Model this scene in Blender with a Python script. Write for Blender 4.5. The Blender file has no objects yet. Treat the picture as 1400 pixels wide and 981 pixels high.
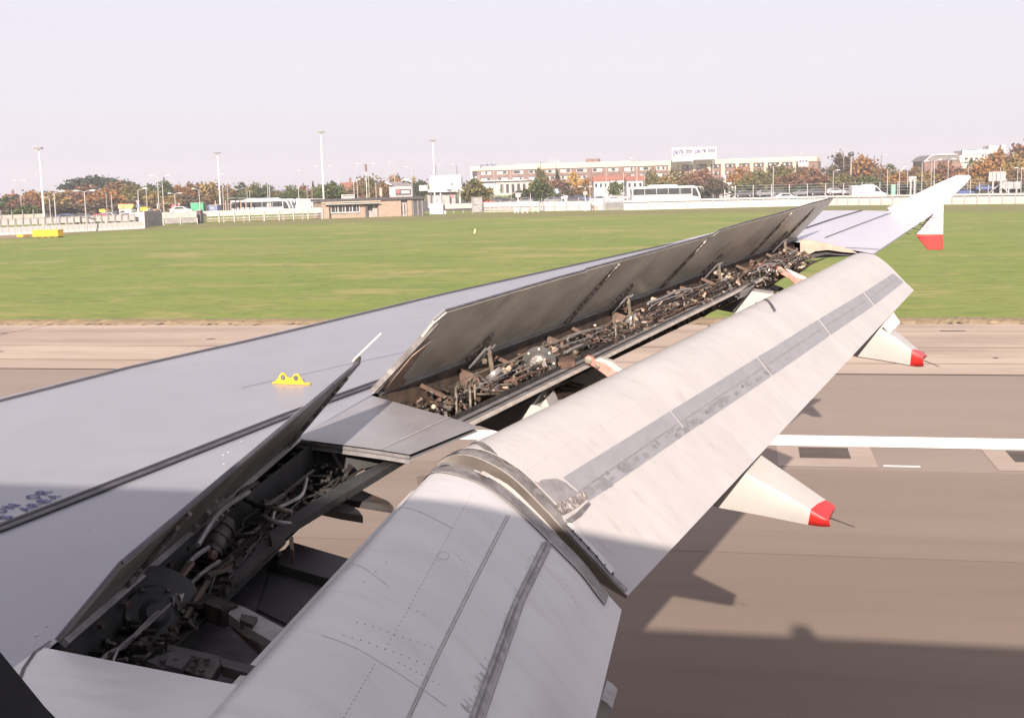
import bpy, math, random
import numpy as np
from mathutils import Vector, Matrix

random.seed(7)
rng = np.random.default_rng(7)
scene = bpy.context.scene
COL = scene.collection
R = math.radians

# ------------------------------------------------------------------ camera
# X = aft along the aircraft, Y = outboard from the cabin window, Z = up, metres
F_PX, EYE = 1661.0, 4.5
_y, _p, _r = R(11.52), R(8.14), R(1.39)
CF = np.array([-math.sin(_y) * math.cos(_p), math.cos(_y) * math.cos(_p), -math.sin(_p)])
_R = np.cross(CF, [0, 0, 1.0]); _R /= np.linalg.norm(_R)
_U = np.cross(_R, CF)
CR = _R * math.cos(_r) - _U * math.sin(_r)
CU = _U * math.cos(_r) + _R * math.sin(_r)
CC = np.array([0, 0, EYE])
cam_data = bpy.data.cameras.new('camera')
cam = bpy.data.objects.new('camera', cam_data); COL.objects.link(cam)
cam_data.sensor_fit = 'HORIZONTAL'; cam_data.sensor_width = 36.0
cam_data.lens = 36.0 * F_PX / 1400.0
cam_data.clip_start = 0.01; cam_data.clip_end = 12000
m = Matrix.Identity(4)
for i in range(3):
    m[i][0], m[i][1], m[i][2], m[i][3] = CR[i], CU[i], -CF[i], CC[i]
cam.matrix_world = m
scene.camera = cam

# ------------------------------------------------------------------ sky and sun
SUN = np.array([0.115, -1.0, 0.443]); SUN /= np.linalg.norm(SUN)
w = bpy.data.worlds.new('World'); scene.world = w; w.use_nodes = True
nt = w.node_tree; nt.nodes.clear()
sky = nt.nodes.new('ShaderNodeTexSky'); sky.sky_type = 'NISHITA'; sky.sun_disc = False
sky.sun_elevation = math.asin(SUN[2]); sky.sun_rotation = math.atan2(SUN[0], SUN[1])
sky.air_density = 1.0; sky.dust_density = 3.0; sky.ozone_density = 1.0; sky.altitude = 20
bg = nt.nodes.new('ShaderNodeBackground'); bg.inputs['Strength'].default_value = 0.0575
mixc = nt.nodes.new('ShaderNodeMix'); mixc.data_type = 'RGBA'
mixc.inputs[0].default_value = 0.80                       # an even veil of thin high cloud
mixc.inputs[7].default_value = (7.3, 6.8, 7.6, 1)
wo = nt.nodes.new('ShaderNodeOutputWorld')
nt.links.new(sky.outputs[0], mixc.inputs[6]); nt.links.new(mixc.outputs[2], bg.inputs['Color'])
nt.links.new(bg.outputs[0], wo.inputs['Surface'])
sl = bpy.data.lights.new('sun', 'SUN'); sl.energy = 4.9; sl.angle = R(0.5); sl.color = (1.0, 0.87, 0.76)
so = bpy.data.objects.new('sun', sl); COL.objects.link(so)
so.rotation_euler = Vector(-SUN).to_track_quat('-Z', 'Y').to_euler(); so.location = (0, -50, 60)
scene.view_settings.view_transform = 'Standard'; scene.view_settings.look = 'None'
scene.view_settings.gamma = 1.0; scene.view_settings.exposure = 1.20
scene.view_settings.use_curve_mapping = False

# ------------------------------------------------------------------ measuring helpers: a sight line cut with a real surface
def ray(x, y): return CF + CR * (x - 700) / F_PX - CU * (y - 490.5) / F_PX
def atY(x, y, Y):
    d = ray(x, y); return CC + d * (Y / d[1])
def atZ(x, y, Z=0.0):
    d = ray(x, y); return CC + d * ((Z - EYE) / d[2])
def atP(x, y, n, k):
    d = ray(x, y); n = np.asarray(n, float); return CC + d * (k - n @ CC) / (n @ d)
def zw(X, Y): return 3.0 + 0.07 * Y - 0.02 * X            # upper wing surface
def atW(x, y, o=0.0): return atP(x, y, (0.02, -0.07, 1.0), 3.0 + o)
def proj(P):
    d = np.asarray(P, float) - CC; z = d @ CF
    return np.stack([700 + F_PX * (d @ CR) / z, 490.5 - F_PX * (d @ CU) / z], -1)
def nrm(v):
    v = np.asarray(v, float); return v / (np.linalg.norm(v) + 1e-12)

# ------------------------------------------------------------------ materials
MATS = {}
def mat(name, col, rough=0.6, metal=0.0, var=0.12, scale=4.0, bump=0.0, stretch=(1, 1, 1), col2=None, lo=0.4, hi=0.65,
        detail=6, coord='Object', spec=0.5, bscale=None, rvar=0.0, speck=None, speck_scale=30, speck_lo=0.62, speck_hi=0.7):
    if name in MATS: return MATS[name]
    M = bpy.data.materials.new(name); M.use_nodes = True; MATS[name] = M
    t = M.node_tree; b = t.nodes['Principled BSDF']
    tc = t.nodes.new('ShaderNodeTexCoord'); mp = t.nodes.new('ShaderNodeMapping')
    mp.inputs['Scale'].default_value = stretch; t.links.new(tc.outputs[coord], mp.inputs[0])
    n = t.nodes.new('ShaderNodeTexNoise'); n.inputs['Scale'].default_value = scale; n.inputs['Detail'].default_value = detail
    n.inputs['Roughness'].default_value = 0.62
    t.links.new(mp.outputs[0], n.inputs['Vector'])
    r = t.nodes.new('ShaderNodeValToRGB'); e = r.color_ramp.elements
    c = np.array(col[:3])
    if col2 is None:
        a, z = c * (1 - var), np.minimum(c * (1 + var), 1)
    else: a, z = c, np.array(col2[:3])
    e[0].position = lo; e[0].color = (*a, 1); e[1].position = hi; e[1].color = (*z, 1)
    t.links.new(n.outputs['Fac'], r.inputs[0])
    src = r.outputs[0]
    if speck is not None:
        n3 = t.nodes.new('ShaderNodeTexNoise'); n3.inputs['Scale'].default_value = speck_scale; n3.inputs['Detail'].default_value = 3
        t.links.new(mp.outputs[0], n3.inputs['Vector'])
        mr = t.nodes.new('ShaderNodeMapRange'); mr.inputs[1].default_value = speck_lo; mr.inputs[2].default_value = speck_hi
        t.links.new(n3.outputs['Fac'], mr.inputs[0])
        mx = t.nodes.new('ShaderNodeMix'); mx.data_type = 'RGBA'; mx.inputs[7].default_value = (*speck, 1)
        t.links.new(mr.outputs[0], mx.inputs[0]); t.links.new(src, mx.inputs[6]); src = mx.outputs[2]
    t.links.new(src, b.inputs['Base Color'])
    b.inputs['Roughness'].default_value = rough; b.inputs['Metallic'].default_value = metal
    b.inputs['Specular IOR Level'].default_value = spec
    if rvar:
        mr2 = t.nodes.new('ShaderNodeMapRange'); mr2.inputs[1].default_value = 0.3; mr2.inputs[2].default_value = 0.7
        mr2.inputs[3].default_value = max(rough - rvar, 0.02); mr2.inputs[4].default_value = rough + rvar
        t.links.new(n.outputs['Fac'], mr2.inputs[0]); t.links.new(mr2.outputs[0], b.inputs['Roughness'])
    if bump:
        n2 = t.nodes.new('ShaderNodeTexNoise'); n2.inputs['Scale'].default_value = bscale or scale * 6; n2.inputs['Detail'].default_value = 4
        t.links.new(mp.outputs[0], n2.inputs['Vector'])
        bp = t.nodes.new('ShaderNodeBump'); bp.inputs['Strength'].default_value = bump; bp.inputs['Distance'].default_value = 0.02
        t.links.new(n2.outputs['Fac'], bp.inputs['Height']); t.links.new(bp.outputs[0], b.inputs['Normal'])
    return M

# aircraft
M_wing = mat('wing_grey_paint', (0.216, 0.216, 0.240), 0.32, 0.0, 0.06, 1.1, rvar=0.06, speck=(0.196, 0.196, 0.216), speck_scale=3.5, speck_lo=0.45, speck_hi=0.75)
M_wingl = mat('outer_wing_pale_tone', (0.36, 0.355, 0.40), 0.28, 0.0, 0.03, 2.2)  # paler than the main wing skin
M_white = mat('flap_white_paint', (0.37, 0.352, 0.345), 0.40, 0.0, 0.05, 1.6, stretch=(1, 2.5, 1), rvar=0.06, speck=(0.325, 0.30, 0.285), speck_scale=6, speck_lo=0.56, speck_hi=0.80)
M_white2 = mat('inboard_flap_white_paint', (0.455, 0.445, 0.445), 0.36, 0.0, 0.05, 1.8, stretch=(0.7, 3, 0.7), rvar=0.06, speck=(0.385, 0.37, 0.36), speck_scale=5, speck_lo=0.55, speck_hi=0.85)
M_gloss = mat('white_gloss_paint', (0.50, 0.485, 0.485), 0.30, 0.0, 0.03, 3)
M_fair = mat('fairing_white_paint', (0.345, 0.33, 0.315), 0.38, 0.0, 0.05, 3, speck=(0.30, 0.28, 0.26), speck_scale=6, speck_lo=0.5, speck_hi=0.8)
M_boot = mat('tan_rubber_boot', (0.105, 0.088, 0.078), 0.55, 0, 0.2, 6)
M_strip = mat('grey_wear_strip', (0.20, 0.20, 0.216), 0.5, 0.0, 0.05, 9, stretch=(2, 1, 2), speck=(0.225, 0.225, 0.24), speck_scale=6, speck_lo=0.45, speck_hi=0.8)
M_seal = mat('weathered_seal_metal', (0.155, 0.142, 0.138), 0.5, 0.1, 0.35, 8, speck=(0.27, 0.25, 0.24), speck_scale=14, speck_lo=0.55, speck_hi=0.75)
M_dirt = mat('oily_grime', (0.13, 0.11, 0.10), 0.6, 0.0, 0.4, 24, speck=(0.4, 0.36, 0.34), speck_scale=40, speck_lo=0.5, speck_hi=0.6)
M_black = mat('black_rubber', (0.018, 0.017, 0.02), 0.6, 0, 0.2, 10)
M_line = mat('dark_seam', (0.06, 0.055, 0.065), 0.6, 0, 0.3, 12)
M_pale = mat('bare_edge_paint', (0.46, 0.42, 0.38), 0.4, 0.1, 0.15, 12)
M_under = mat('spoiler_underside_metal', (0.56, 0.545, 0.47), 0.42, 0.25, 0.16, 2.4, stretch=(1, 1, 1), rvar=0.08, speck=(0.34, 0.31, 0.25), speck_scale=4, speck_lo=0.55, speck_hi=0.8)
M_under1 = mat('shaded_spoiler_underside', (0.17, 0.16, 0.145), 0.5, 0.15, 0.2, 2.5, speck=(0.08, 0.07, 0.06), speck_scale=4, speck_lo=0.5, speck_hi=0.75)  # inboard copy of the underside, fuselage shade put into its colour
M_rail = mat('grey_rail_metal', (0.22, 0.21, 0.21), 0.42, 0.3, 0.2, 12)
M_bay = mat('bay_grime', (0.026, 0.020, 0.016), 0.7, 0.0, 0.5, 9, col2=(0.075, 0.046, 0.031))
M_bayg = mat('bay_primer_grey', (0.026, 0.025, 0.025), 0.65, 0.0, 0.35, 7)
M_rust = mat('brown_bracket_paint', (0.095, 0.056, 0.040), 0.6, 0.0, 0.3, 14)
M_cream = mat('cream_primer', (0.33, 0.25, 0.195), 0.55, 0.0, 0.18, 12, speck=(0.28, 0.2, 0.16), speck_scale=30)
M_pink = mat('red_primer_lever', (0.42, 0.17, 0.14), 0.5, 0.0, 0.2, 16)
M_steel = mat('pipe_steel', (0.26, 0.22, 0.175), 0.35, 0.5, 0.3, 20)
M_dkst = mat('dark_steel', (0.042, 0.037, 0.034), 0.5, 0.4, 0.4, 14)
M_red = mat('red_gloss_paint', (0.37, 0.018, 0.016), 0.36, 0, 0.06, 6)
M_yel = mat('yellow_paint', (0.62, 0.37, 0.03), 0.4, 0, 0.06, 8)
M_blue = mat('blue_stencil_paint', (0.025, 0.022, 0.14), 0.55, 0, 0.2, 40)
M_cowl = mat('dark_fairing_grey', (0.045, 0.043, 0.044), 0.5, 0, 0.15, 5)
M_fus = mat('fuselage_midnight_paint', (0.10, 0.11, 0.17), 0.3, 0, 0.05, 3)
M_trim = mat('window_trim_unlit', (0.012, 0.011, 0.014), 0.75, 0, 0.1, 4)  # light plastic trim, its unlit silhouette put into the colour

# setting
M_conc = mat('painted_concrete', (0.40, 0.375, 0.36), 0.85, 0, 0.12, 0.8)
M_cwall = mat('cream_wall', (0.45, 0.385, 0.34), 0.9, 0, 0.12, 0.6)
M_gconc = mat('grey_concrete', (0.30, 0.28, 0.275), 0.9, 0, 0.2, 1.5)
M_post = mat('galvanised_post', (0.34, 0.33, 0.33), 0.5, 0.4, 0.15, 3)
M_mast = mat('white_mast_paint', (0.48, 0.47, 0.48), 0.5, 0, 0.06, 2)
M_dpost = mat('dark_post', (0.07, 0.065, 0.07), 0.6, 0, 0.2, 3)
M_mesh = mat('wire_grey', (0.33, 0.32, 0.33), 0.6, 0.3, 0.2, 3)
M_brick = mat('brown_brick', (0.16, 0.098, 0.082), 0.9, 0, 0.18, 0.7)
M_tanbr = mat('buff_brick', (0.28, 0.21, 0.165), 0.9, 0, 0.10, 1.6)
M_hcream = mat('cream_render', (0.46, 0.385, 0.30), 0.85, 0, 0.07, 0.15)
M_wht = mat('white_render', (0.42, 0.405, 0.40), 0.7, 0, 0.05, 0.6)
M_wpan = mat('window_panel_white', (0.34, 0.325, 0.315), 0.7, 0, 0.06, 0.6)
M_sealp = mat('pale_flap_seal', (0.25, 0.24, 0.235), 0.5, 0.1, 0.3, 14, speck=(0.14, 0.125, 0.115), speck_scale=20, speck_lo=0.5, speck_hi=0.7)
M_glass = mat('dark_glass', (0.035, 0.038, 0.045), 0.12, 0, 0.3, 0.7, spec=0.7)
M_roofd = mat('dark_felt_roof', (0.055, 0.05, 0.055), 0.8, 0, 0.2, 2)
M_roofr = mat('red_tile_roof', (0.26, 0.105, 0.07), 0.85, 0, 0.2, 1.2)
M_roofg = mat('grey_slate_roof', (0.13, 0.12, 0.125), 0.8, 0, 0.2, 1.2)
M_coach = mat('coach_white_paint', (0.50, 0.50, 0.51), 0.3, 0, 0.04, 0.7)
M_tyre = mat('tyre_rubber', (0.02, 0.02, 0.02), 0.8, 0, 0.2, 5)
M_green = mat('green_cladding', (0.03, 0.24, 0.13), 0.55, 0, 0.2, 1)
M_lblue = mat('pale_blue_board', (0.33, 0.46, 0.62), 0.6, 0, 0.06, 1)
M_dblue = mat('slate_blue_paint', (0.09, 0.13, 0.26), 0.5, 0, 0.2, 1)
M_pinkp = mat('pink_vinyl', (0.75, 0.25, 0.42), 0.5, 0, 0.2, 2)
M_redp = mat('red_vinyl', (0.62, 0.05, 0.06), 0.5, 0, 0.1, 2)
M_sblue = mat('sign_blue', (0.004, 0.012, 0.085), 0.5, 0, 0.1, 1)
M_slil = mat('sign_lilac', (0.045, 0.038, 0.16), 0.5, 0, 0.1, 1)
M_lime = mat('lime_vinyl', (0.60, 0.62, 0.12), 0.6, 0, 0.1, 1)
M_bark = mat('bark', (0.09, 0.065, 0.05), 0.9, 0, 0.3, 3)
FOL = {}
for nm, c in dict(green=(0.060, 0.080, 0.026), olive=(0.105, 0.095, 0.035), brown=(0.135, 0.085, 0.042), orange=(0.21, 0.105, 0.035),
                  yellow=(0.36, 0.21, 0.04), russet=(0.15, 0.078, 0.05), pine=(0.032, 0.044, 0.032), mauve=(0.085, 0.066, 0.045),
                  dkgreen=(0.042, 0.060, 0.024), gold=(0.19, 0.13, 0.045)).items():
    FOL[nm] = mat('foliage_' + nm, c, 0.8, 0, 0.55, 2.6, spec=0.2, lo=0.35, hi=0.68)

# ------------------------------------------------------------------ mesh collector
class MB:
    def __init__(s): s.v, s.f, s.uv = [], [], None
    def add(s, verts, faces):
        o = len(s.v); s.v.extend([tuple(map(float, p)) for p in verts]); s.f.extend([tuple(i + o for i in f) for f in faces]); return s
    def box(s, c, size, ax=None):
        c = np.asarray(c, float); h = np.asarray(size, float) / 2
        A = np.eye(3) if ax is None else np.asarray(ax, float)
        vs = [c + A[0] * (sx * h[0]) + A[1] * (sy * h[1]) + A[2] * (sz * h[2]) for sx in (-1, 1) for sy in (-1, 1) for sz in (-1, 1)]
        return s.add(vs, [(0, 1, 3, 2), (4, 6, 7, 5), (0, 4, 5, 1), (2, 3, 7, 6), (0, 2, 6, 4), (1, 5, 7, 3)])
    def bar(s, p, q, wd, ht, up=(0, 0, 1)):
        p, q = np.asarray(p, float), np.asarray(q, float); d = nrm(q - p); a = nrm(np.cross(d, up)); b = np.cross(a, d)
        return s.box((p + q) / 2, (np.linalg.norm(q - p), wd, ht), (d, a, b))
    def tube(s, path, r, n=8, caps=True):
        path = [np.asarray(p, float) for p in path]; k = len(path)
        rr = [r] * k if np.isscalar(r) else list(r)
        vs = []; ref = np.array([0.31, 0.52, 0.79])
        for i in range(k):
            d = nrm(path[min(i + 1, k - 1)] - path[max(i - 1, 0)])
            if abs(d @ nrm(ref)) > 0.97: ref = np.array([0.9, -0.3, 0.1])
            a = nrm(np.cross(d, ref)); b = np.cross(d, a); ref = -np.cross(d, a) if False else ref
            for j in range(n):
                t = 2 * math.pi * j / n; vs.append(path[i] + (a * math.cos(t) + b * math.sin(t)) * rr[i])
        fs = [(i * n + j, i * n + (j + 1) % n, (i + 1) * n + (j + 1) % n, (i + 1) * n + j) for i in range(k - 1) for j in range(n)]
        if caps: fs += [tuple(range(n - 1, -1, -1)), tuple((k - 1) * n + j for j in range(n))]
        return s.add(vs, fs)
    def prism(s, poly, vec):
        poly = [np.asarray(p, float) for p in poly]; vec = np.asarray(vec, float); n = len(poly)
        vs = poly + [p + vec for p in poly]
        return s.add(vs, [tuple(range(n - 1, -1, -1)), tuple(range(n, 2 * n))] + [(i, (i + 1) % n, n + (i + 1) % n, n + i) for i in range(n)])
    def plate(s, poly, th):
        poly = [np.asarray(p, float) for p in poly]; n = np.zeros(3)
        for i in range(len(poly)): n += np.cross(poly[i] - poly[0], poly[(i + 1) % len(poly)] - poly[0])
        return s.prism(poly, nrm(n) * th)
    def grid(s, P, close_u=False):
        P = np.asarray(P, float); a, b = P.shape[:2]; vs = P.reshape(-1, 3)
        fs = [(i * b + j, i * b + j + 1, (i + 1) * b + j + 1, (i + 1) * b + j) for i in range(a - 1) for j in range(b - 1)]
        if close_u: fs += [((a - 1) * b + j, (a - 1) * b + j + 1, j + 1, j) for j in range(b - 1)]
        return s.add(vs, fs)
    def lathe(s, c, ax, prof, n=14):
        ax = nrm(ax); a = nrm(np.cross(ax, (0.3, 0.5, 0.81))); b = np.cross(ax, a); c = np.asarray(c, float)
        vs = [c + ax * h + (a * math.cos(2 * math.pi * j / n) + b * math.sin(2 * math.pi * j / n)) * r for h, r in prof for j in range(n)]
        k = len(prof)
        fs = [(i * n + j, i * n + (j + 1) % n, (i + 1) * n + (j + 1) % n, (i + 1) * n + j) for i in range(k - 1) for j in range(n)]
        fs += [tuple(range(n - 1, -1, -1)), tuple((k - 1) * n + j for j in range(n))]
        return s.add(vs, fs)
    def mesh(s, name, smooth=35):
        me = bpy.data.meshes.new(name); me.from_pydata(s.v, [], s.f); me.update()
        if smooth:
            me.shade_smooth(); me.set_sharp_from_angle(angle=R(smooth))
        return me
    def build(s, name, mt, parent=None, smooth=35, bevel=0.0):
        ob = bpy.data.objects.new(name, s.mesh(name, smooth)); COL.objects.link(ob)
        ob.data.materials.append(mt)
        if parent is not None:
            ob.parent = parent
            ob.location = tuple(-np.array(origin_of(parent))) if True else ob.location
        if bevel:
            b = ob.modifiers.new('bevel', 'BEVEL'); b.width = bevel; b.segments = 2; b.limit_method = 'ANGLE'; b.angle_limit = R(40)
        return ob
def origin_of(o):
    p = np.zeros(3)
    while o is not None:
        p += np.array(o.location); o = o.parent
    return p
def tag(o, label=None, cat=None, group=None, kind=None):
    if label: o['label'] = label
    if cat: o['category'] = cat
    if group: o['group'] = group
    if kind: o['kind'] = kind
    return o
def thing(name, label, cat, loc=(0, 0, 0), group=None):
    o = bpy.data.objects.new(name, None); COL.objects.link(o); o.location = tuple(float(a) for a in loc); o.empty_display_size = 0.3
    return tag(o, label, cat, group)
def dup(root, loc=None, label=None, scale=None, rotz=None):
    r = root.copy(); COL.objects.link(r)
    if loc is not None: r.location = tuple(float(a) for a in loc)
    if scale is not None: r.scale = scale
    if rotz is not None: r.rotation_euler = (0, 0, rotz)
    if label: r['label'] = label
    for ch in list(root.children):
        c = ch.copy(); COL.objects.link(c); c.parent = r
        for g in list(ch.children):
            d = g.copy(); COL.objects.link(d); d.parent = c
    return r
def inst(me, name, mt, parent, loc, rot=(0, 0, 0), scale=(1, 1, 1)):
    o = bpy.data.objects.new(name, me); COL.objects.link(o)
    if mt is not None:
        if not me.materials: me.materials.append(mt)
        o.material_slots[0].link = 'OBJECT'; o.material_slots[0].material = mt
    o.parent = parent; o.location = tuple(float(a) for a in loc); o.rotation_euler = rot; o.scale = scale
    return o
def text_mesh(s, size, depth=0.0, fat=0.0):
    cu = bpy.data.curves.new('lettering', 'FONT'); cu.body = s; cu.size = size; cu.extrude = depth; cu.offset = fat
    ob = bpy.data.objects.new('lettering', cu); COL.objects.link(ob)
    dg = bpy.context.evaluated_depsgraph_get(); me = bpy.data.meshes.new_from_object(ob.evaluated_get(dg))
    bpy.data.objects.remove(ob); return me

# ================================================================== GROUND
def ground_mat(name, bands):
    """bands: base, second colour, streak colour; long streaks along X"""
    M = bpy.data.materials.new(name); M.use_nodes = True; t = M.node_tree; b = t.nodes['Principled BSDF']
    tc = t.nodes.new('ShaderNodeTexCoord')
    def noise(sc, st, det=6, rough=0.6):
        mp = t.nodes.new('ShaderNodeMapping'); mp.inputs['Scale'].default_value = st; t.links.new(tc.outputs['Object'], mp.inputs[0])
        n = t.nodes.new('ShaderNodeTexNoise'); n.inputs['Scale'].default_value = sc; n.inputs['Detail'].default_value = det
        n.inputs['Roughness'].default_value = rough; t.links.new(mp.outputs[0], n.inputs['Vector']); return n.outputs['Fac']
    src = None
    for k, (col, sc, st, lo, hi) in enumerate(bands):
        if k == 0:
            rg = t.nodes.new('ShaderNodeRGB'); rg.outputs[0].default_value = (*col, 1); src = rg.outputs[0]; continue
        mr = t.nodes.new('ShaderNodeMapRange'); mr.inputs[1].default_value = lo; mr.inputs[2].default_value = hi
        t.links.new(noise(sc, st), mr.inputs[0])
        mx = t.nodes.new('ShaderNodeMix'); mx.data_type = 'RGBA'; mx.inputs[7].default_value = (*col, 1)
        t.links.new(mr.outputs[0], mx.inputs[0]); t.links.new(src, mx.inputs[6]); src = mx.outputs[2]
    t.links.new(src, b.inputs['Base Color']); b.inputs['Roughness'].default_value = 0.9; b.inputs['Specular IOR Level'].default_value = 0.2
    return M
M_grass = ground_mat('mown_grass', [((0.134, 0.184, 0.034), 0, 0, 0, 0), ((0.18, 0.20, 0.05), 0.06, (0.5, 1, 1), 0.42, 0.62),
                     ((0.115, 0.155, 0.036), 0.4, (0.3, 1, 1), 0.52, 0.66), ((0.29, 0.235, 0.10), 0.16, (0.55, 1, 1), 0.54, 0.70),
                     ((0.29, 0.225, 0.10), 0.55, (0.7, 1.1, 1), 0.57, 0.72), ((0.088, 0.125, 0.03), 1.7, (0.45, 1, 1), 0.52, 0.68), ((0.27, 0.23, 0.10), 2.6, (0.4, 1, 1), 0.58, 0.72), ((0.19, 0.23, 0.06), 6.0, (0.6, 1, 1), 0.56, 0.7)])
M_shoul = ground_mat('old_concrete', [((0.325, 0.255, 0.207), 0, 0, 0, 0), ((0.40, 0.32, 0.26), 0.25, (0.3, 1, 1), 0.45, 0.65),
                     ((0.215, 0.165, 0.13), 0.22, (0.25, 1.3, 1), 0.50, 0.70), ((0.42, 0.35, 0.29), 2.0, (0.4, 1, 1), 0.6, 0.75),
                     ((0.20, 0.155, 0.13), 1.0, (0.06, 3.0, 1), 0.62, 0.74)])
M_rwy = ground_mat('runway_asphalt', [((0.188, 0.148, 0.120), 0, 0, 0, 0), ((0.21, 0.168, 0.138), 0.4, (0.15, 1, 1), 0.42, 0.66),
                   ((0.17, 0.133, 0.108), 1.0, (0.10, 1.6, 1), 0.50, 0.76), ((0.23, 0.19, 0.16), 28, (1, 1, 1), 0.58, 0.8), ((0.13, 0.1, 0.085), 40, (1, 1, 1), 0.60, 0.8)])
M_rwy3 = ground_mat('runway_centre_asphalt', [((0.178, 0.138, 0.111), 0, 0, 0, 0), ((0.195, 0.153, 0.124), 0.4, (0.15, 1, 1), 0.42, 0.66), ((0.155, 0.12, 0.097), 1.0, (0.10, 1.6, 1), 0.50, 0.76), ((0.22, 0.178, 0.155), 30, (1, 1, 1), 0.62, 0.8)])
M_rwy2 = ground_mat('runway_shoulder_asphalt', [((0.222, 0.178, 0.15), 0, 0, 0, 0), ((0.24, 0.195, 0.166), 0.4, (0.15, 1, 1), 0.42, 0.66),
                   ((0.20, 0.16, 0.134), 0.9, (0.10, 1.6, 1), 0.52, 0.76), ((0.27, 0.22, 0.195), 9, (0.3, 1, 1), 0.6, 0.8)])
M_dead = ground_mat('dead_grass_edge', [((0.205, 0.155, 0.10), 0, 0, 0, 0), ((0.26, 0.195, 0.12), 1.2, (0.5, 1.5, 1), 0.45, 0.65), ((0.16, 0.115, 0.07), 3, (0.5, 1, 1), 0.52, 0.7)])
M_paint = ground_mat('runway_white_paint', [((0.80, 0.74, 0.70), 0, 0, 0, 0), ((0.70, 0.63, 0.58), 0.8, (0.1, 3, 1), 0.5, 0.75), ((0.42, 0.36, 0.32), 3, (0.3, 2, 1), 0.58, 0.75)])
M_pad = ground_mat('light_pad_concrete', [((0.30, 0.24, 0.20), 0, 0, 0, 0), ((0.34, 0.275, 0.23), 2, (0.4, 1, 1), 0.45, 0.65)])
M_plate = ground_mat('pad_plate_rubber', [((0.075, 0.06, 0.052), 0, 0, 0, 0), ((0.10, 0.08, 0.07), 3, (0.4, 1, 1), 0.45, 0.65)])
M_road = ground_mat('road_asphalt', [((0.09, 0.085, 0.085), 0, 0, 0, 0), ((0.12, 0.11, 0.11), 0.2, (0.3, 1, 1), 0.45, 0.65)])
M_edge2 = ground_mat('verge_rough_grass', [((0.145, 0.150, 0.05), 0, 0, 0, 0), ((0.19, 0.16, 0.075), 0.3, (0.4, 1, 1), 0.45, 0.66), ((0.10, 0.12, 0.035), 1.3, (0.4, 1, 1), 0.55, 0.7)])

def sheet(name, x0, x1, y0, y1, z, mt, nx=1, ny=1):
    P = [[(x0 + (x1 - x0) * j / nx, y0 + (y1 - y0) * i / ny, z) for j in range(nx + 1)] for i in range(ny + 1)]
    return tag(MB().grid(P).build(name, mt, smooth=0), kind='structure')
sheet('grass_ground', -3000, 3000, -600, 6000, 0.0, M_grass)
sheet('runway', -400, 400, -24, 19.05, 0.0065, M_rwy3)
sheet('runway_lane', -400, 400, 14.55, 19.05, 0.010, M_rwy)
sheet('runway_shoulder', -400, 400, 19.05, 28.55, 0.008, M_rwy2)
sheet('concrete_apron', -400, 400, 28.55, 38.7, 0.014, M_shoul)
# ragged dead grass along the concrete edge: real little mound
me_ = MB(); X = np.arange(-60, 45, 0.12); P = []
for y_, zb in ((38.45, 0.016), (38.75, 0.085), (39.05, 0.10), (39.5, 0.06), (40.3, 0.004)):
    P.append([(x, y_ + rng.normal(0, 0.06), max(zb + rng.normal(0, 0.02), 0.003)) for x in X])
tag(me_.grid(P).build('dead_grass_strip', M_dead, smooth=0), kind='structure')
sheet('runway_edge_stripe', -400, 400, 20.72, 21.58, 0.016, M_paint)
# inset light pads with a dark steel square
for k, (xa, xb) in enumerate([(0.33, 1.86), (3.62, 5.2), (6.9, 8.45), (-2.95, -1.45)]):
    sheet('light_pad', xa, xb, 19.2, 20.72, 0.0145, M_pad)
    sheet('light_pad_plate', xa + 0.36, xa + 1.16, 19.8, 20.6, 0.019, M_plate)
# painted arrow-like scuff
sheet('scuff_mark', 1.95, 2.5, 19.3, 19.4, 0.0135, M_paint)
# asphalt seam lines, oil stains and expansion joints
for nm, x0, x1, y0, y1, mt in [('asphalt_seam', -400, 400, 28.52, 28.62, M_dkst)]:
    sheet(nm, x0, x1, y0, y1, 0.0185 if y0 > 20 else 0.0155, mt)
for y_, x0, x1 in ((36.6, -60, 30), (33.1, -60, 45), (30.2, -60, 45)):
    sheet('expansion_joint', x0, x1, y_, y_ + .05, 0.0175, M_plate)
for x_ in (-47, -36, -24.5, -13, -1.5, 10, 21.5):
    a_ = sheet('expansion_joint', x_, x_ + .05, 28.7, 38.6, 0.0165, M_plate)
jm = MB()
for (a, b) in [((1285, 453), (1320, 453.5)), ((1358, 490), (1366, 491)), ((283, 464), (292, 464.5)), ((0, 456), (14, 455)), ((0, 481), (8, 480))]:
    A, B = atZ(*a), atZ(*b); jm.box(((A[0] + B[0]) / 2, A[1], 0.018), (abs(B[0] - A[0]), 0.16, 0.006))
tag(jm.build('drain_cover', M_dkst, smooth=0), kind='structure')
# far side of the airfield: rough verge, brown kerb line, perimeter road, public road, car park
LINE = [(-95, 108), (-79, 121), (-77.4, 136), (-72, 146), (-57.3, 156), (-34, 168.8), (-18, 170), (-3.6, 173.5), (19, 161), (31, 152), (60, 132), (110, 100)]
def ribbon(name, line, w0, w1, z, mt, jitter=0.0):
    P = [[], []]
    L = [np.array(p, float) for p in line]
    pts = []
    for a, b in zip(L[:-1], L[1:]):
        n = max(int(np.linalg.norm(b - a) / 2), 1)
        pts += [a + (b - a) * i / n for i in range(n)]
    pts.append(L[-1])
    for i, p in enumerate(pts):
        d = nrm(pts[min(i + 1, len(pts) - 1)] - pts[max(i - 1, 0)]); nn = np.array([-d[1], d[0]])
        P[0].append((p[0], p[1] + w0 + rng.normal(0, jitter), z)); P[1].append((p[0], p[1] + w1 + rng.normal(0, jitter), z))
    return tag(MB().grid(P).build(name, mt, smooth=0), kind='structure')
ribbon('rough_verge', LINE, 0.0, 34, 0.006, M_edge2)
ribbon('brown_kerb_line', LINE, -0.6, 0.7, 0.012, M_dead, 0.25)
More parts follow.
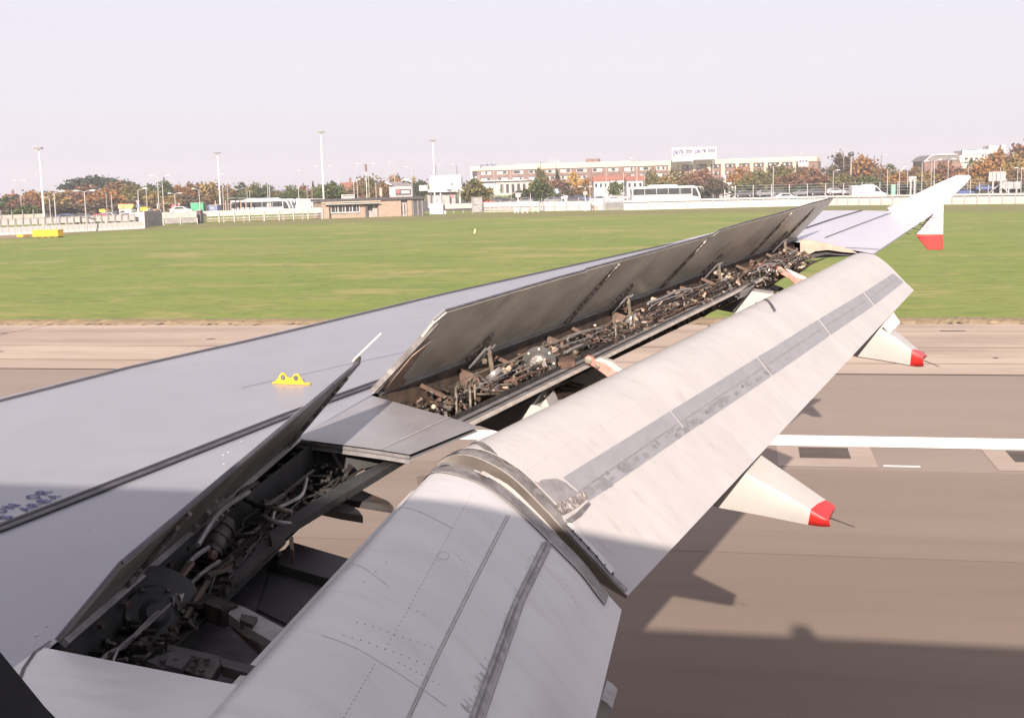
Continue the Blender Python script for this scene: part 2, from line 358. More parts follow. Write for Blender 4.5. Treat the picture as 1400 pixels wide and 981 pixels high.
sheet('bare_earth', -140, -79.5, 119, 133, 0.016, M_dead)
sheet('public_road', -500, 500, 222, 262, 0.012, M_road)
sheet('car_park', -500, 500, 262, 400, 0.009, M_road)

# ================================================================== AIRLINER
CLY, CLZ, FR = -1.74, 3.86, 1.98                     # fuselage axis and radius
jet = thing('airliner', 'white and grey twin jet airliner on the runway with spoilers raised and flaps lowered', 'aeroplane', (0, CLY, 0))

# ---- fuselage tube with a real window opening (the camera sits inside, behind it)
def fus_pt(X, a, r=FR): return (X, CLY + r * math.sin(a), CLZ + r * math.cos(a))
def fus_Y(z): return CLY + math.sqrt(FR ** 2 - (z - CLZ) ** 2)
wa, wb = math.acos((4.82 - CLZ) / FR), math.acos((4.14 - CLZ) / FR)   # angles bounding the window belt
fm = MB()
angs = list(np.linspace(wb, wa + 2 * math.pi, 60))
PITCH = 0.533; NW = 3                                   # cabin windows one seat row apart
XW = PITCH * (NW + .5)
stn = [(-16.5, .05, -.5), (-16, .55, -.45), (-15, 1.1, -.3), (-13.5, 1.65, -.1), (-11.5, 1.98, 0), (-XW, 1.98, 0), (XW, 1.98, 0), (9.5, 1.98, 0), (13, 1.55, .35), (16, .95, .8), (19, .3, 1.15)]
fm.grid([[(x, CLY + (r) * math.sin(a), CLZ + dz + r * math.cos(a)) for a in angs] for x, r, dz in stn])
belt = list(np.linspace(wa, wb, 8))
for rng_ in (stn[:6], stn[6:]):
    fm.grid([[(x, CLY + r * math.sin(a), CLZ + dz + r * math.cos(a)) for a in belt] for x, r, dz in rng_])
skin = fm.build('fuselage', M_fus, jet)
# window reveal: rounded opening; lower forward corner just inside the picture
def find_window():
    rr, hw, hh = 0.105, 0.125, 0.178
    A, B = atY(0, 903, fus_Y(4.435)), atY(46, 985, fus_Y(4.435))
    a, b = A[[0, 2]], B[[0, 2]]; mid = (a + b) / 2; d = b - a; L = np.linalg.norm(d); h = math.sqrt(rr ** 2 - (L / 2) ** 2)
    n = np.array([-d[1], d[0]]) / L
    if n[1] < 0: n = -n
    c = mid + n * h
    return c[0] - rr + hw, c[1] - rr + hh, hw, hh, rr
wcx, wcz, whw, whh, wrr = find_window()
def wring(grow, Y, follow=False, n=12):
    out = []
    for cx, cz, a0 in ((1, 1, 0), (-1, 1, 90), (-1, -1, 180), (1, -1, 270)):
        for k in range(n + 1):
            a = R(a0 + 90 * k / n); x = wcx + cx * (whw - wrr) + (wrr + grow) * math.cos(a); z = wcz + cz * (whh - wrr) + (wrr + grow) * math.sin(a)
            out.append((x, fus_Y(z) if follow else Y, z))
    return out
def wrect(n=12):
    out = []
    x0, x1, z0, z1 = -PITCH / 2, PITCH / 2, 4.14, 4.82
    src = wring(0, 0)
    for (x, _, z) in src:
        dx, dz = x - wcx, z - wcz
        t = min(((x1 if dx > 0 else x0) - wcx) / dx if abs(dx) > 1e-9 else 1e9, ((z1 if dz > 0 else z0) - wcz) / dz if abs(dz) > 1e-9 else 1e9)
        X_, Z_ = wcx + dx * t, wcz + dz * t
        out.append((X_, fus_Y(Z_), Z_))
    return out
def closed(r): return list(r) + [r[0]]
def corner_fix(r):
    out = [list(p) for p in r]                               # snap the nearest outline points to the four corners of the cell
    for X_ in (-PITCH / 2, PITCH / 2):
        for Z_ in (4.14, 4.82):
            i = min(range(len(out)), key=lambda k: (out[k][0] - X_) ** 2 + (out[k][2] - Z_) ** 2); out[i] = [X_, fus_Y(Z_), Z_]
    return out
bme_ = MB().grid([closed(wring(0.0, 0, True)), closed(corner_fix(wrect()))]).mesh('window_belt_skin')
fme_ = MB().grid([closed(wring(0.0, 0, True)), closed(wring(0.012, 0.10)), closed(wring(0.03, 0.07)), closed(wring(0.10, 0.068))]).mesh('window_frame')
for k in range(-NW, NW + 1):
    off_ = np.array([k * PITCH, 0, 0]) - origin_of(skin)
    inst(bme_, 'window_belt_skin', M_fus, skin, off_); inst(fme_, 'window_frame', M_trim, skin, off_)
# blade antenna on the crown that throws the little bump of shadow
gp = atZ(1085, 853); ax_ = gp[0] + 0.115 * (gp[1] - CLY)
MB().prism([(ax_ - .20, CLY - .02, CLZ + FR - .03), (ax_ + .22, CLY - .02, CLZ + FR - .03), (ax_ + .14, CLY - .02, CLZ + FR + .32), (ax_ - .02, CLY - .02, CLZ + FR + .32)], (0, .04, 0)).build('antenna', M_gloss, skin)

# ---- reference lines on the upper wing surface
crest_px = [(0, 547), (183, 500), (350, 463), (612, 400), (862, 345), (974, 321)]
cr = [atW(*p) for p in crest_px]
crY = [0.1] + [p[1] for p in cr] + [15.2]; crX = [-6.05] + [p[0] for p in cr] + [0.78]
def crest(Y): return float(np.interp(Y, crY, crX))
HX0, HS = -1.922, 0.335
def hinge2(Y): return HX0 + HS * (Y - 5.914)
def aft(Y): return float(np.interp(Y, [0, 2.95, 5.053, 5.9], [-1.945, -1.945, -2.032, hinge2(5.9) - 0.012])) if Y < 5.9 else (hinge2(Y) - 0.012)
def thick(Y): return float(np.interp(Y, [0, 5, 12.6, 15.2], [0.58, 0.42, 0.24, 0.12]))
TEa = atY(1194, 347.2, 12.62); TEb = atY(1276, 292, 15.15)
def wz(X, Y):
    """upper skin height: flat aft of the crest, a little lower towards the aileron trailing edge"""
    z = zw(X, Y)
    if Y > 12.2: z += (Y - 12.2) / 3.0 * 0.06
    return z
def wing_section(Y, x_end, te_z=None, n=12):
    xc = crest(Y); th = thick(Y); nose = 0.9 * th; up = []
    for k in range(n + 1):                                   # aft edge -> crest
        X_ = x_end + (xc - x_end) * k / n; z = wz(X_, Y)
        if te_z is not None:
            f = max(0.0, 1 - k / n * 1.6); z += (te_z - wz(x_end, Y)) * f ** 1.6
        up.append((X_, Y, z))
    zc = up[-1][2]
    for k in range(1, 9):                                     # nose roll-down
        a = math.pi / 2 * k / 8
        up.append((xc - nose * math.sin(a), Y, zc - th * 0.62 * (1 - math.cos(a)) - 0.02 * nose * math.sin(a)))
    xl, zl = up[-1][0], up[-1][2]
    z_e = up[0][2]
    for k in range(1, 11):                                    # lower skin back to the aft edge
        f = k / 10; X_ = xl + (x_end - xl) * f
        low = zc - th
        zz = zl + (low - zl) * math.sin(min(f * 4, 1) * math.pi / 2)
        if te_z is None: zz = zz + (z_e - 0.235 - zz) * max(0, (f - .3) / .7) ** 1.2
        if te_z is not None: zz = zz + (z_e - 0.012 - zz) * max(0, (f - .25) / .75) ** 1.1
        up.append((X_, Y, zz))
    return up
Ys = [0.16, 1.5, 2.95, 4.0, 5.053, 5.9, 6.5, 7, 8, 9, 10, 11, 12, 12.62]
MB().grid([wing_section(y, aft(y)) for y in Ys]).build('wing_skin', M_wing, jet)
def te(Y):
    f = (Y - TEa[1]) / (TEb[1] - TEa[1]); return TEa + (TEb - TEa) * f
Yo = [12.625, 13.0, 13.5, 14.0, 14.6, 15.18]
outer = [wing_section(y, te(y)[0], te(y)[2], 16) for y in Yo]
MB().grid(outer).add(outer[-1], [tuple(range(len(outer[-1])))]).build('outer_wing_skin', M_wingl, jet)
TIPX = te(12.625)[0]

def wstrip(px, wd, mt, name, lift=0.003, parent=None, o=0.0, pts=None):
    """thin band lying on the wing along a line"""
    P = [atW(*p, o) for p in px] if pts is None else pts
    A, B = [], []
    for i, p in enumerate(P):
        d = nrm(P[min(i + 1, len(P) - 1)] - P[max(i - 1, 0)]); s = nrm(np.cross(d, (0, 0, 1))) * wd / 2
        A.append(p + s + np.array([0, 0, lift])); B.append(p - s + np.array([0, 0, lift]))
    return MB().grid([A, B]).build(name, mt, parent or jet)
wing1 = bpy.data.objects['wing_skin']; wingo = bpy.data.objects['outer_wing_skin']
seam = [atW(-160, 777), atW(0, 722.5), atW(200, 644.5), atW(395, 567.5), atW(515, 524), atW(560, 509)]
wstrip(None, 0.062, M_line, 'spar_seam', 0.003, wing1, pts=seam)
sd = np.array([0.5, -0.15, 0]) * 0.056
wstrip(None, 0.020, M_black, 'seam_sealant', 0.006, wing1, pts=[p + sd for p in seam])
wstrip(None, 0.024, M_black, 'seam_sealant', 0.006, wing1, pts=[p - sd for p in seam])
lep = [np.array([crest(y) + 0.01, y, zw(crest(y), y)]) for y in np.linspace(0.3, 15.0, 40)]
wstrip(None, 0.045, M_line, 'slat_trailing_edge_seal', 0.004, wing1, pts=lep)
# faint skin joints
for px in ([(330, 530), (480, 497), (560, 480), (640, 462)],):
    wstrip(px, 0.006, M_rail, 'skin_joint', 0.0025, wing1)
# rivets sprinkled by the spoiler edge
rv = MB()
for px, py in [(325, 596), (337, 585), (305, 622), (312, 618), (306, 634), (330, 603)]:
    p = atW(px, py); rv.lathe(p, (0, 0, 1), [(0, .004), (.003, .003)], 6)
for px, py in [(63, 855), (50, 868), (70, 880)]:
    p = atW(px, py); rv.lathe(p, (0, 0, 1), [(0, .006), (.003, .004)], 6)
tag(rv.build('rivet', M_pale, wing1), kind='stuff')
# outer wing joints: dark gaps seen beyond the spoilers
def ostrip(a, b, wd, mt, name, Ya, Yb, lift=0.004):
    P, Q = atY(*a, Ya), atY(*b, Yb); return wstrip(None, wd, mt, name, lift, wingo, pts=[P, (P + Q) / 2, Q])
def on_outer(px, py):
    best = None
    for Y in np.linspace(12.63, 15.18, 120):
        P = atY(px, py, Y); i = np.interp(Y, Yo, range(len(Yo))); a = int(min(i, len(Yo) - 2)); f = i - a
        S = np.array(outer[a][:17]) * (1 - f) + np.array(outer[a + 1][:17]) * f
        z = np.interp(P[0], S[::-1, 0], S[::-1, 2]); e = abs(z - P[2])
        if best is None or e < best[0]: best = (e, Y, np.array([P[0], Y, z]))
    return best[2]
for px, wd, mt, nm in [([(1099, 313), (1140, 299), (1179, 286)], 0.035, M_black, 'aileron_gap'), ([(1128, 325), (1175, 307), (1219, 290.5)], 0.018, M_line, 'aileron_gap'),
                       ([(1156, 339), (1180, 339.5), (1202, 341)], 0.022, M_line, 'aileron_edge')]:
    wstrip(None, wd, mt, nm, 0.005, wingo, pts=[on_outer(*p) for p in px])
# white painted tip and the fence
def oquad(px4, mt, name, lift=0.004, n=5):
    a, b, c, d = px4; G = []
    for i in range(n + 1):
        f = i / n; G.append([on_outer(*( (np.array(a) * (1 - g) + np.array(b) * g) * (1 - f) + (np.array(d) * (1 - g) + np.array(c) * g) * f)) + np.array([0, 0, lift]) for g in np.linspace(0, 1, n + 1)])
    return MB().grid(G).build(name, mt, wingo)
oquad([(1224, 286), (1241, 308), (1262, 303), (1272, 292)], M_gloss, 'tip_paint', 0.003)
FY = 15.2
def fence(px, name, mt, y0=0.0, th=0.03, par=None):
    return MB().prism([atY(*p, FY + y0) for p in px], (0, th, 0)).build(name, mt, par or jet, bevel=0.006)
fu = fence([(1213, 284.5), (1250, 266.5), (1285, 249.5), (1309, 239.5), (1326, 239.5), (1327.5, 243), (1319, 253), (1290, 279.5), (1288, 292), (1240, 308), (1226, 299)], 'wingtip_fence', M_gloss)
fl = fence([(1275, 291), (1290, 279.5), (1289.5, 320.5), (1252, 320.5), (1262, 307)], 'fence_lower_blade', M_gloss, 0.002, 0.028, fu)
fence([(1252, 321), (1289.5, 321), (1289, 341.5), (1268.5, 341.5)], 'red_fence_tip', M_red, 0.001, 0.03, fu)
# little dark cut-out at the tip trailing edge
MB().prism([atY(1257, 297, FY - .012), atY(1274, 292, FY - .012), (atY(1268, 298, FY - .012)), atY(1259, 299.5, FY - .012)], (0, .008, 0)).build('tip_recess', M_line, fu)
# static wicks on tip and aileron trailing edge
def wick(a, b, Y, name='static_wick', par=None):
    A, B = atY(*a, Y), atY(*b, Y); L = A + (B - A) * 0.3
    o = MB().tube([A, L], .008, 6).build(name, M_gloss, par or jet); 
    MB().tube([L, B], [.0045, .003], 5).build('wick_rod', M_dkst, o); return o
for a, b, Y in [((1262, 292), (1291, 293.5), 15.1), ((1257, 299), (1284, 303.3), 15.0), ((1249, 305.5), (1277, 310), 14.85), ((1240, 311), (1267, 316), 14.6), ((1229, 317), (1246, 320.5), 14.2)]: wick(a, b, Y)
# ---- cove under the outer end of the shroud (cream machined face, dark hollow)
MB().prism([atY(*p, 12.5) for p in [(1094, 329), (1101, 327), (1130, 333), (1152, 338), (1166, 342.5), (1172, 346), (1152, 344.5), (1132, 341.5), (1114, 343.5), (1102, 350), (1094, 352)]], (0, .04, 0)).build('flap_cove_end', M_cream, jet)
MB().prism([atY(*p, 12.56) for p in [(1094, 353), (1103, 349), (1115, 342.5), (1132, 340.5), (1152, 343), (1172, 346), (1194, 347.5), (1196, 350), (1170, 349), (1150, 347.5), (1128, 348), (1108, 353), (1094, 360)]], (0, .03, 0)).build('flap_cove_lining', M_bayg, jet)

# ---- stencilled lettering on the wing
def stencil(chars, p0, pitch, wd, ht, par):
    """letters set one by one along the wing, tops towards the leading edge"""
    ux = nrm(np.array([0.185, 0.98, 0.066])); n = nrm(np.array([0.02, -0.07, 1])); uy = np.cross(n, ux)
    for k, ch in enumerate(chars):
        if ch == ' ': continue
        me = text_mesh(ch, 1.0, 0, 0.028); V = np.array([v.co[:] for v in me.vertices]); c = (V[:, :2].min(0) + V[:, :2].max(0)) / 2; s = (V[:, :2].max(0) - V[:, :2].min(0)); s[0] = max(s[0], .25)
        MB().add([p0 + ux * (k * pitch + (v[0] - c[0]) / s[0] * (wd if ch != 'I' else wd * .3)) + uy * ((v[1] - c[1]) / s[1] * ht) + n * .0035 for v in V], [tuple(f.vertices) for f in me.polygons]).build('stencil_letter', M_blue, par, smooth=0)
stencil('ON OR', atW(15.5, 692) - nrm(np.array([0.185, 0.98, 0.066])) * 0.058, .0575, .042, .062, wing1)
stencil('IS AREA', atW(6.5, 708) - nrm(np.array([0.185, 0.98, 0.066])) * 0.046, .0495, .037, .056, wing1)

# ---- yellow life-line bracket
yb = []
B0, B1 = atW(378, 523.5), atW(417, 525); up = np.array([0, 0, 1.0]); bx = nrm(B1 - B0); L_ = np.linalg.norm(B1 - B0)
def bp(u, h): return B0 + bx * (u * L_) + up * h
H_ = 0.062
prof = [(-.03, 0), (-.03, .010), (.10, .028), (.18, .052), (.24, .060), (.31, .058), (.40, .038), (.50, .033), (.60, .038), (.68, .055), (.75, .058), (.82, .052), (.92, .024), (1.0, .010), (1.0, 0)]
holes = [(.28, .034, .0135), (.73, .034, .0135)]
bm_ = MB(); th = np.cross(bx, up) * .014
# front outline split around the two holes
bm_.prism([bp(*q) for q in prof], th)
br = bm_.build('lifeline_bracket', M_yel, jet, smooth=0)
for u, h, r in holes:
    c = bp(u, h) + th * -0.05
    MB().lathe(c - nrm(th) * 0.002, nrm(th), [(0, r * 1.05), (.019, r * 1.05)], 12).build('bracket_eye', M_line, br)
    MB().lathe(c - nrm(th) * 0.003, nrm(th), [(0, r * .62), (.020, r * .62)], 10).build('eye_bushing', M_rail, br)
MB().box(bp(.55, .004), (L_ * 1.30, .035, .007), (bx, nrm(th), up)).build('bracket_foot', M_yel, br)
for u in (.2, .42, .58, .85): MB().lathe(bp(u, .006) - nrm(th) * .014, up, [(0, .007), (.007, .006)], 6).build('bolt', M_dkst, br)

# ================================================================== SPOILERS
def hinge_frame(A, B, th):
    u = nrm(B - A); g = nrm(np.cross(u, [0, 0, 1])); g = g if g[0] > 0 else -g
    v = g * math.cos(R(th)) + np.array([0, 0, 1]) * math.sin(R(th)); v = nrm(v - u * (v @ u)); n = np.cross(u, v); n = n if n[2] > 0 else -n
    return u, v, n
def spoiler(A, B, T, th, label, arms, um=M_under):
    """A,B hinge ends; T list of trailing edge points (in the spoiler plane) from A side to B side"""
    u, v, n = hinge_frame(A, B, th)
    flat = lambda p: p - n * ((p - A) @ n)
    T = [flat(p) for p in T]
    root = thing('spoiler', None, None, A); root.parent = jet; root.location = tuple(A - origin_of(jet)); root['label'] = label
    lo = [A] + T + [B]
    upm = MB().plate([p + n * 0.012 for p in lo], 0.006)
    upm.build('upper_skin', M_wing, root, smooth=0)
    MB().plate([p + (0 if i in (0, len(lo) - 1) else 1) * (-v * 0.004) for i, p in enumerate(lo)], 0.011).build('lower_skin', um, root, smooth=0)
    # rear spar stiffener and hinge-line lip
    MB().bar(A - n * .012 + v * .012, B - n * .012 + v * .012, .022, .020, n).build('hinge_lip', M_rail, root)
    t0, t1 = T[0], T[-1]
    for p, q in zip(T[:-1], T[1:]): MB().bar(p + n * .009, q + n * .009, .010, .012, n).build('trailing_edge_strip', M_line, root)
    for f, kind in arms:
        p = A + (B - A) * f; c = (T[0] + (T[-1] - T[0]) * f - p) @ v
        if kind == 'strap':                                  # wedge-shaped hinge fitting on the underside
            MB().prism([p - u * .045 - n * .002, p + u * .035 - n * .002, p + u * .012 + v * c * .96 - n * .002, p - u * .006 + v * c * .96 - n * .002], -n * .012).build('hinge_fitting', M_dirt, root)
        else:
            MB().prism([p - u * .07 + v * .0, p + u * .07 + v * .0, p + u * .05 + v * c * .28, p + u * .01 + v * c * .42, p - u * .05 + v * c * .18], -n * .02).build('actuator_lug', M_dirt, root)
            for k in range(3): MB().tube([p + u * (.05 * k - .05) - n * .05, p + u * (.05 * k - .05) + v * c * .3 - n * .05], .006, 5).build('lug_bolt', M_rail, root)
    return root, u, v, n
def hp(px, py): return atW(px, py)
def in_plane(px, A, n): return atP(*px, n, n @ A)
TH = 45
HA, HB = np.array([hinge2(5.88), 5.88, zw(hinge2(5.88), 5.88)]), np.array([hinge2(12.72), 12.72, zw(hinge2(12.72), 12.72)])
_, _, n45 = hinge_frame(HA, HB, TH)
def hy(Y): return np.array([hinge2(Y), Y, zw(hinge2(Y), Y)])
tops = [[(594.5, 440.5), (611, 426.5), (700, 400), (768, 380), (802, 371), (803, 369.3), (840, 359.1)], [(841, 358.8), (900, 343), (975.8, 321.6)], [(976.8, 321.4), (984, 316.2), (1020, 305), (1072.6, 290.9)], [(1073.3, 290.7), (1110, 279), (1139.5, 271.5), (1134, 279)]]
hinge_px = [((516, 538), (777.4, 442.2)), ((778.4, 441.8), (907.5, 394.2)), ((908.3, 393.9), (1027.6, 348.9)), ((1028.2, 348.7), (1090, 326.5))]
labs = ['long raised spoiler panel nearest the flap joint', 'second raised spoiler panel along the outer wing', 'third raised spoiler panel along the outer wing', 'outermost raised spoiler panel by the aileron']
SP = []
for k in range(4):
    ya, yb_ = [hp(*q)[1] for q in hinge_px[k]]
    A, B = hy(ya), hy(yb_)
    T = [in_plane(q, A, n45) for q in tops[k]]
    arms = [(.42, 'lug'), (.5, 'lug')][:1] + ([(.985, 'strap')] if k < 3 else [(.6, 'strap')])
    SP.append(spoiler(A, B, T, TH, labs[k], arms))
# root-end plate of the long spoiler: pale edge fitting seen end-on
A = hy(hp(516, 538)[1])
MB().prism([in_plane(q, A, n45) for q in [(523, 532), (540, 541), (552, 516), (548, 511), (586, 462), (560, 483), (532, 517)]], -n45 * .02).build('end_fitting', M_cream, SP[0][0], smooth=0)
MB().bar(in_plane((509, 535), A, n45), in_plane((598, 440.5), A, n45), .016, .03, n45).build('edge_seal', M_seal, SP[0][0])
# inboard spoiler
A, B = np.array([-1.93, 2.965, zw(-1.93, 2.965) + .004]), hp(405, 600) + np.array([0, 0, .0])
u1, v1, n1 = hinge_frame(A, B, 47.5)
T1 = [A + v1 * .50 + u1 * 0.0, A + v1 * .50 + u1 * 1.0, A + v1 * .49 + (B - A) * 1.0]
tq = atY(487, 490, 5.06)
T1 = [A + v1 * .32 + u1 * .01, np.array([tq[0], tq[1], tq[2]])]
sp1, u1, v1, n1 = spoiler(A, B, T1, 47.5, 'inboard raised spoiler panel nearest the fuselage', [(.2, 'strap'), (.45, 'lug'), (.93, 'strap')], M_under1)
q0 = np.array(T1[-1]); q1 = atY(522, 456, 5.16)
MB().prism([q0 - v1 * .022, q0 + u1 * 0.0, q1], n1 * .008).build('edge_seal', M_pale, sp1, smooth=0)
MB().prism([atY(484, 494, 5.04), atY(491, 487, 5.04), atY(492, 492, 5.04), atY(480, 503, 5.04)], (0, .02, 0)).build('corner_stop', M_dkst, sp1, smooth=0)

# ================================================================== SPOILER BAYS
bay = jet
def bpnt(Y, x, z):  # x behind hinge line, z below wing plane, on the outer bay
    return np.array([hinge2(Y) + x, Y, zw(hinge2(Y) + x, Y) - z])
# front spar web, floor
Yb = np.linspace(5.60, 12.68, 40)
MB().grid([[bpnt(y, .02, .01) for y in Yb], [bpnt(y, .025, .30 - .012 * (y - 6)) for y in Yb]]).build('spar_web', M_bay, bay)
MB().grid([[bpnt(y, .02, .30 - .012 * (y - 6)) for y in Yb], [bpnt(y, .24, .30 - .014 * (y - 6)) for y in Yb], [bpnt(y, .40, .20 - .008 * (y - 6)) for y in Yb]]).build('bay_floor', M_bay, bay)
# lower trailing rail in two lengths: grey channel with a pale lower lip
def rail(a, b, o=-.12):
    P, Q = atW(*a, o), atW(*b, o); d = nrm(Q - P); g = nrm(np.cross(d, (0, 0, 1))); g = g if g[0] > 0 else -g
    r = MB().bar(P, Q, .095, .012).build('trailing_rail', M_rail, bay)
    MB().bar(P - g * .05 + (0, 0, .012), Q - g * .05 + (0, 0, .012), .012, .035).build('rail_flange', M_dkst, r)
    MB().bar(P + g * .012 + (0, 0, .009), Q + g * .012 + (0, 0, .009), .008, .010).build('rail_rib', M_dkst, r)
    MB().bar(P + g * .054 - (0, 0, .004), Q + g * .054 - (0, 0, .004), .014, .016).build('rail_lip', M_pale, r)
rail((618, 584), (1040, 378)); rail((1066, 365), (1106, 343))
# ribs and struts
for Y in (6.25, 7.0, 7.95, 8.7, 9.5, 10.2, 11.0, 11.8, 12.35):
    MB().bar(bpnt(Y, .03, .03), bpnt(Y - .05, .33, .14), .022, .012, (0, 1, 0)).build('rib_strut', M_rust, bay)
for Y in (6.62, 7.62, 8.55, 9.2, 9.75, 10.55, 11.35, 12.15):
    MB().prism([bpnt(Y, .03, .02), bpnt(Y, .15, .06), bpnt(Y, .33, .19), bpnt(Y, .22, .27), bpnt(Y, .03, .27)], (0, .02, 0)).build('rib', M_cream if Y in (12.15, 9.2, 10.55) else M_rust, bay)
# pipes: long runs and looped ends
def bpath(pts): return [bpnt(*p) for p in pts]
def smooth_path(P, n=5):
    P = [np.asarray(p) for p in P]; P = [P[0]] + P + [P[-1]]; out = []
    for i in range(1, len(P) - 2):
        for k in range(n):
            t = k / n; a, b, c, d = P[i - 1], P[i], P[i + 1], P[i + 2]
            out.append(.5 * ((2 * b) + (c - a) * t + (2 * a - 5 * b + 4 * c - d) * t * t + (3 * b - a - 3 * c + d) * t ** 3))
    out.append(P[-2]); return out
r2 = random.Random(11)
for k in range(90):
    y0 = r2.uniform(6.0, 12.0); y1 = min(y0 + r2.uniform(.35, 1.3), 12.2); x0 = r2.uniform(.08, .33); z0 = min(r2.uniform(.05, .20) - .01 * (y0 - 6), float(np.interp(x0, [.02, .24, .40], [.26, .24, .13])) - .012 * (y0 - 6))
    pts = [(y0, x0, z0 + .03)]; y = y0
    while y < y1:
        pts.append((y, min(max(x0 + r2.uniform(-.015, .015), .05), .35), max(z0 + r2.uniform(-.012, .012), .03))); y += r2.uniform(.18, .35)
    pts.append((y1, x0 + r2.uniform(-.08, .02), z0 + .02))
    MB().tube(smooth_path(bpath(pts), 4), r2.choice([.004, .005, .007, .010]), 7).build('hydraulic_pipe', r2.choice([M_steel, M_dkst, M_dkst, M_rail, M_rust]), bay)
for Y, x in [(6.12, .30), (6.2, .33), (6.35, .27), (7.15, .2), (7.3, .17), (8.0, .3), (8.4, .25), (9.2, .28), (10.3, .3), (10.9, .27)]:
    MB().tube(smooth_path(bpath([(Y, x, .2), (Y, x, .06), (Y + .05, x - .03, .025), (Y + .15, x - .06, .03), (Y + .25, x - .05, .1), (Y + .5, x, .15)]), 5), .007, 7).build('pipe_loop', M_steel, bay)
# spoiler actuators with fittings
for s, (rt, u, v, n) in enumerate(SP):
    ya, yb_ = [hp(*q)[1] for q in hinge_px[s]]; Y = ya + (yb_ - ya) * .42
    P, Q = bpnt(Y, .24, .20), bpnt(Y, .045, .02) + v * .05
    a = MB().tube([P, P + (Q - P) * .62], [.05, .045], 12).build('spoiler_actuator', M_dkst, bay)
    MB().tube([P + (Q - P) * .6, Q + v * .08], .014, 8).build('actuator_rod', M_steel, a)
    MB().lathe(P + (Q - P) * .55, Q - P, [(-.012, .056), (.0, .06), (.02, .056)], 12).build('actuator_collar', M_rail, a)
    for k in range(9):
        c = P + (Q - P) * r2.uniform(0, .8) + np.array([r2.uniform(-.05, .09), r2.uniform(-.1, .12), r2.uniform(0, .07)])
        MB().lathe(c, (r2.uniform(-1, 1), r2.uniform(-1, 1), 1), [(0, .012), (.012, .016), (.02, .016), (.03, .009)], 6).build('union_nut', r2.choice([M_cream, M_steel, M_steel, M_rust]), a)
# rotary flap actuator with bolted face, and its bracket
gc = atP(737, 497, (.9, -.3, .35), np.array([.9, -.3, .35]) @ bpnt(7.35, .25, .12)); gn = nrm(CC - gc + np.array([0, -.6, 0]))
g = MB().lathe(gc - gn * .12, gn, [(0, .085), (.05, .09), (.06, .105), (.09, .105), (.10, .07), (.125, .068), (.13, .05)], 20).build('rotary_actuator', M_bayg, bay)
MB().lathe(gc, gn, [(0, .055), (.02, .052), (.024, .035)], 18).build('actuator_cap', M_dirt, g)
ga = nrm(np.cross(gn, (0, 0, 1))); gb = np.cross(gn, ga)
for k in range(8): MB().lathe(gc - gn * .025 + (ga * math.cos(k * .785) + gb * math.sin(k * .785)) * .088, gn, [(0, .011), (.012, .007)], 6).build('bolt', M_steel, g)
pn = nrm(np.array([.5, -.8, .25])); pk = pn @ bpnt(7.62, .27, .1)
MB().prism([atP(*q, pn, pk) for q in [(739, 474), (752, 473), (766, 476), (765, 482), (752, 505), (748, 510), (744, 508), (754, 484), (750, 480)]], -pn * .02).build('actuator_bracket', M_cream, bay, smooth=0)
for q in [(763, 479), (752, 477), (750, 505)]: MB().lathe(atP(*q, pn, pk), pn, [(0, .007), (.006, .006)], 6).build('bolt', M_dkst, bay)
# pale box with a window-like recess
pk2 = np.array([0, 0, 1.0]) @ bpnt(8.0, .3, .13)
MB().prism([atZ(*q, pk2) for q in [(764, 486), (787, 484), (786, 493), (763, 495)]], (0, 0, -.04)).build('valve_box', M_rust, bay, smooth=0)
MB().prism([atZ(*q, pk2 + .004) for q in [(767, 488), (784, 486.5), (783, 491), (766, 492.5)]], (0, 0, -.01)).build('valve_box_label', M_rust, bay, smooth=0)
# cream machined flap-track bracket with round hole
pk = pn @ bpnt(9.75, .2, .12)
fb = MB().prism([atP(*q, pn, pk) for q in [(914, 399), (921, 396), (938, 399), (938, 404), (928, 411), (926, 428), (911, 428), (900, 432), (901, 412), (911, 404)]], -pn * .03).build('flap_track_bracket', M_cream, bay, smooth=0)
MB().prism([atP(*q, pn, pk - .05) for q in [(938, 399), (950, 402), (962, 409), (950, 412), (938, 409)]], -pn * .03).build('bracket_web', M_cream, fb, smooth=0)
MB().lathe(atP(919, 408.5, pn, pk + .004), pn, [(-.01, .052), (.002, .052), (.003, .045)], 18).build('bracket_bore', M_dkst, fb)
MB().lathe(atP(952, 407, pn, pk - .04), pn, [(-.01, .03), (.004, .03)], 12).build('bracket_bush', M_pale, fb)
# hundreds of small fittings (clamps, unions, P-clips)
for mt, nn, sd_ in ((M_steel, 260, 3), (M_rust, 260, 4), (M_dkst, 700, 5), (M_seal, 300, 6), (M_cream, 200, 8), (M_bay, 500, 9)):
    f = MB(); q = random.Random(sd_)
    for k in range(nn):
        Y = q.uniform(5.95, 12.2); x = q.uniform(.05, .35); fl_ = float(np.interp(x, [.02, .24, .40], [.30 - .012 * (Y - 6), .30 - .014 * (Y - 6), .20 - .008 * (Y - 6)])) - .02; z = fl_ - (fl_ - .03) * q.random() ** 1.3 * .9
        c = bpnt(Y, x, z); s_ = q.uniform(.006, .020)
        if q.random() < .5: f.lathe(c, (q.uniform(-1, 1), q.uniform(-1, 1), q.uniform(-1, 1)), [(-s_, s_ * .5), (s_ * .4, s_ * .5), (s_ * .4, s_ * .75), (s_, s_ * .7)], 6)
        else:
            a = nrm(np.array([q.uniform(-1, 1), q.uniform(-1, 1), q.uniform(-.4, .4)])); b = nrm(np.cross(a, (0, 0, 1))); f.box(c, (s_ * 2.4, s_ * .9, s_ * .8), (a, b, np.cross(a, b)))
    tag(f.build('bay_fitting', mt, bay, smooth=25), kind='stuff')

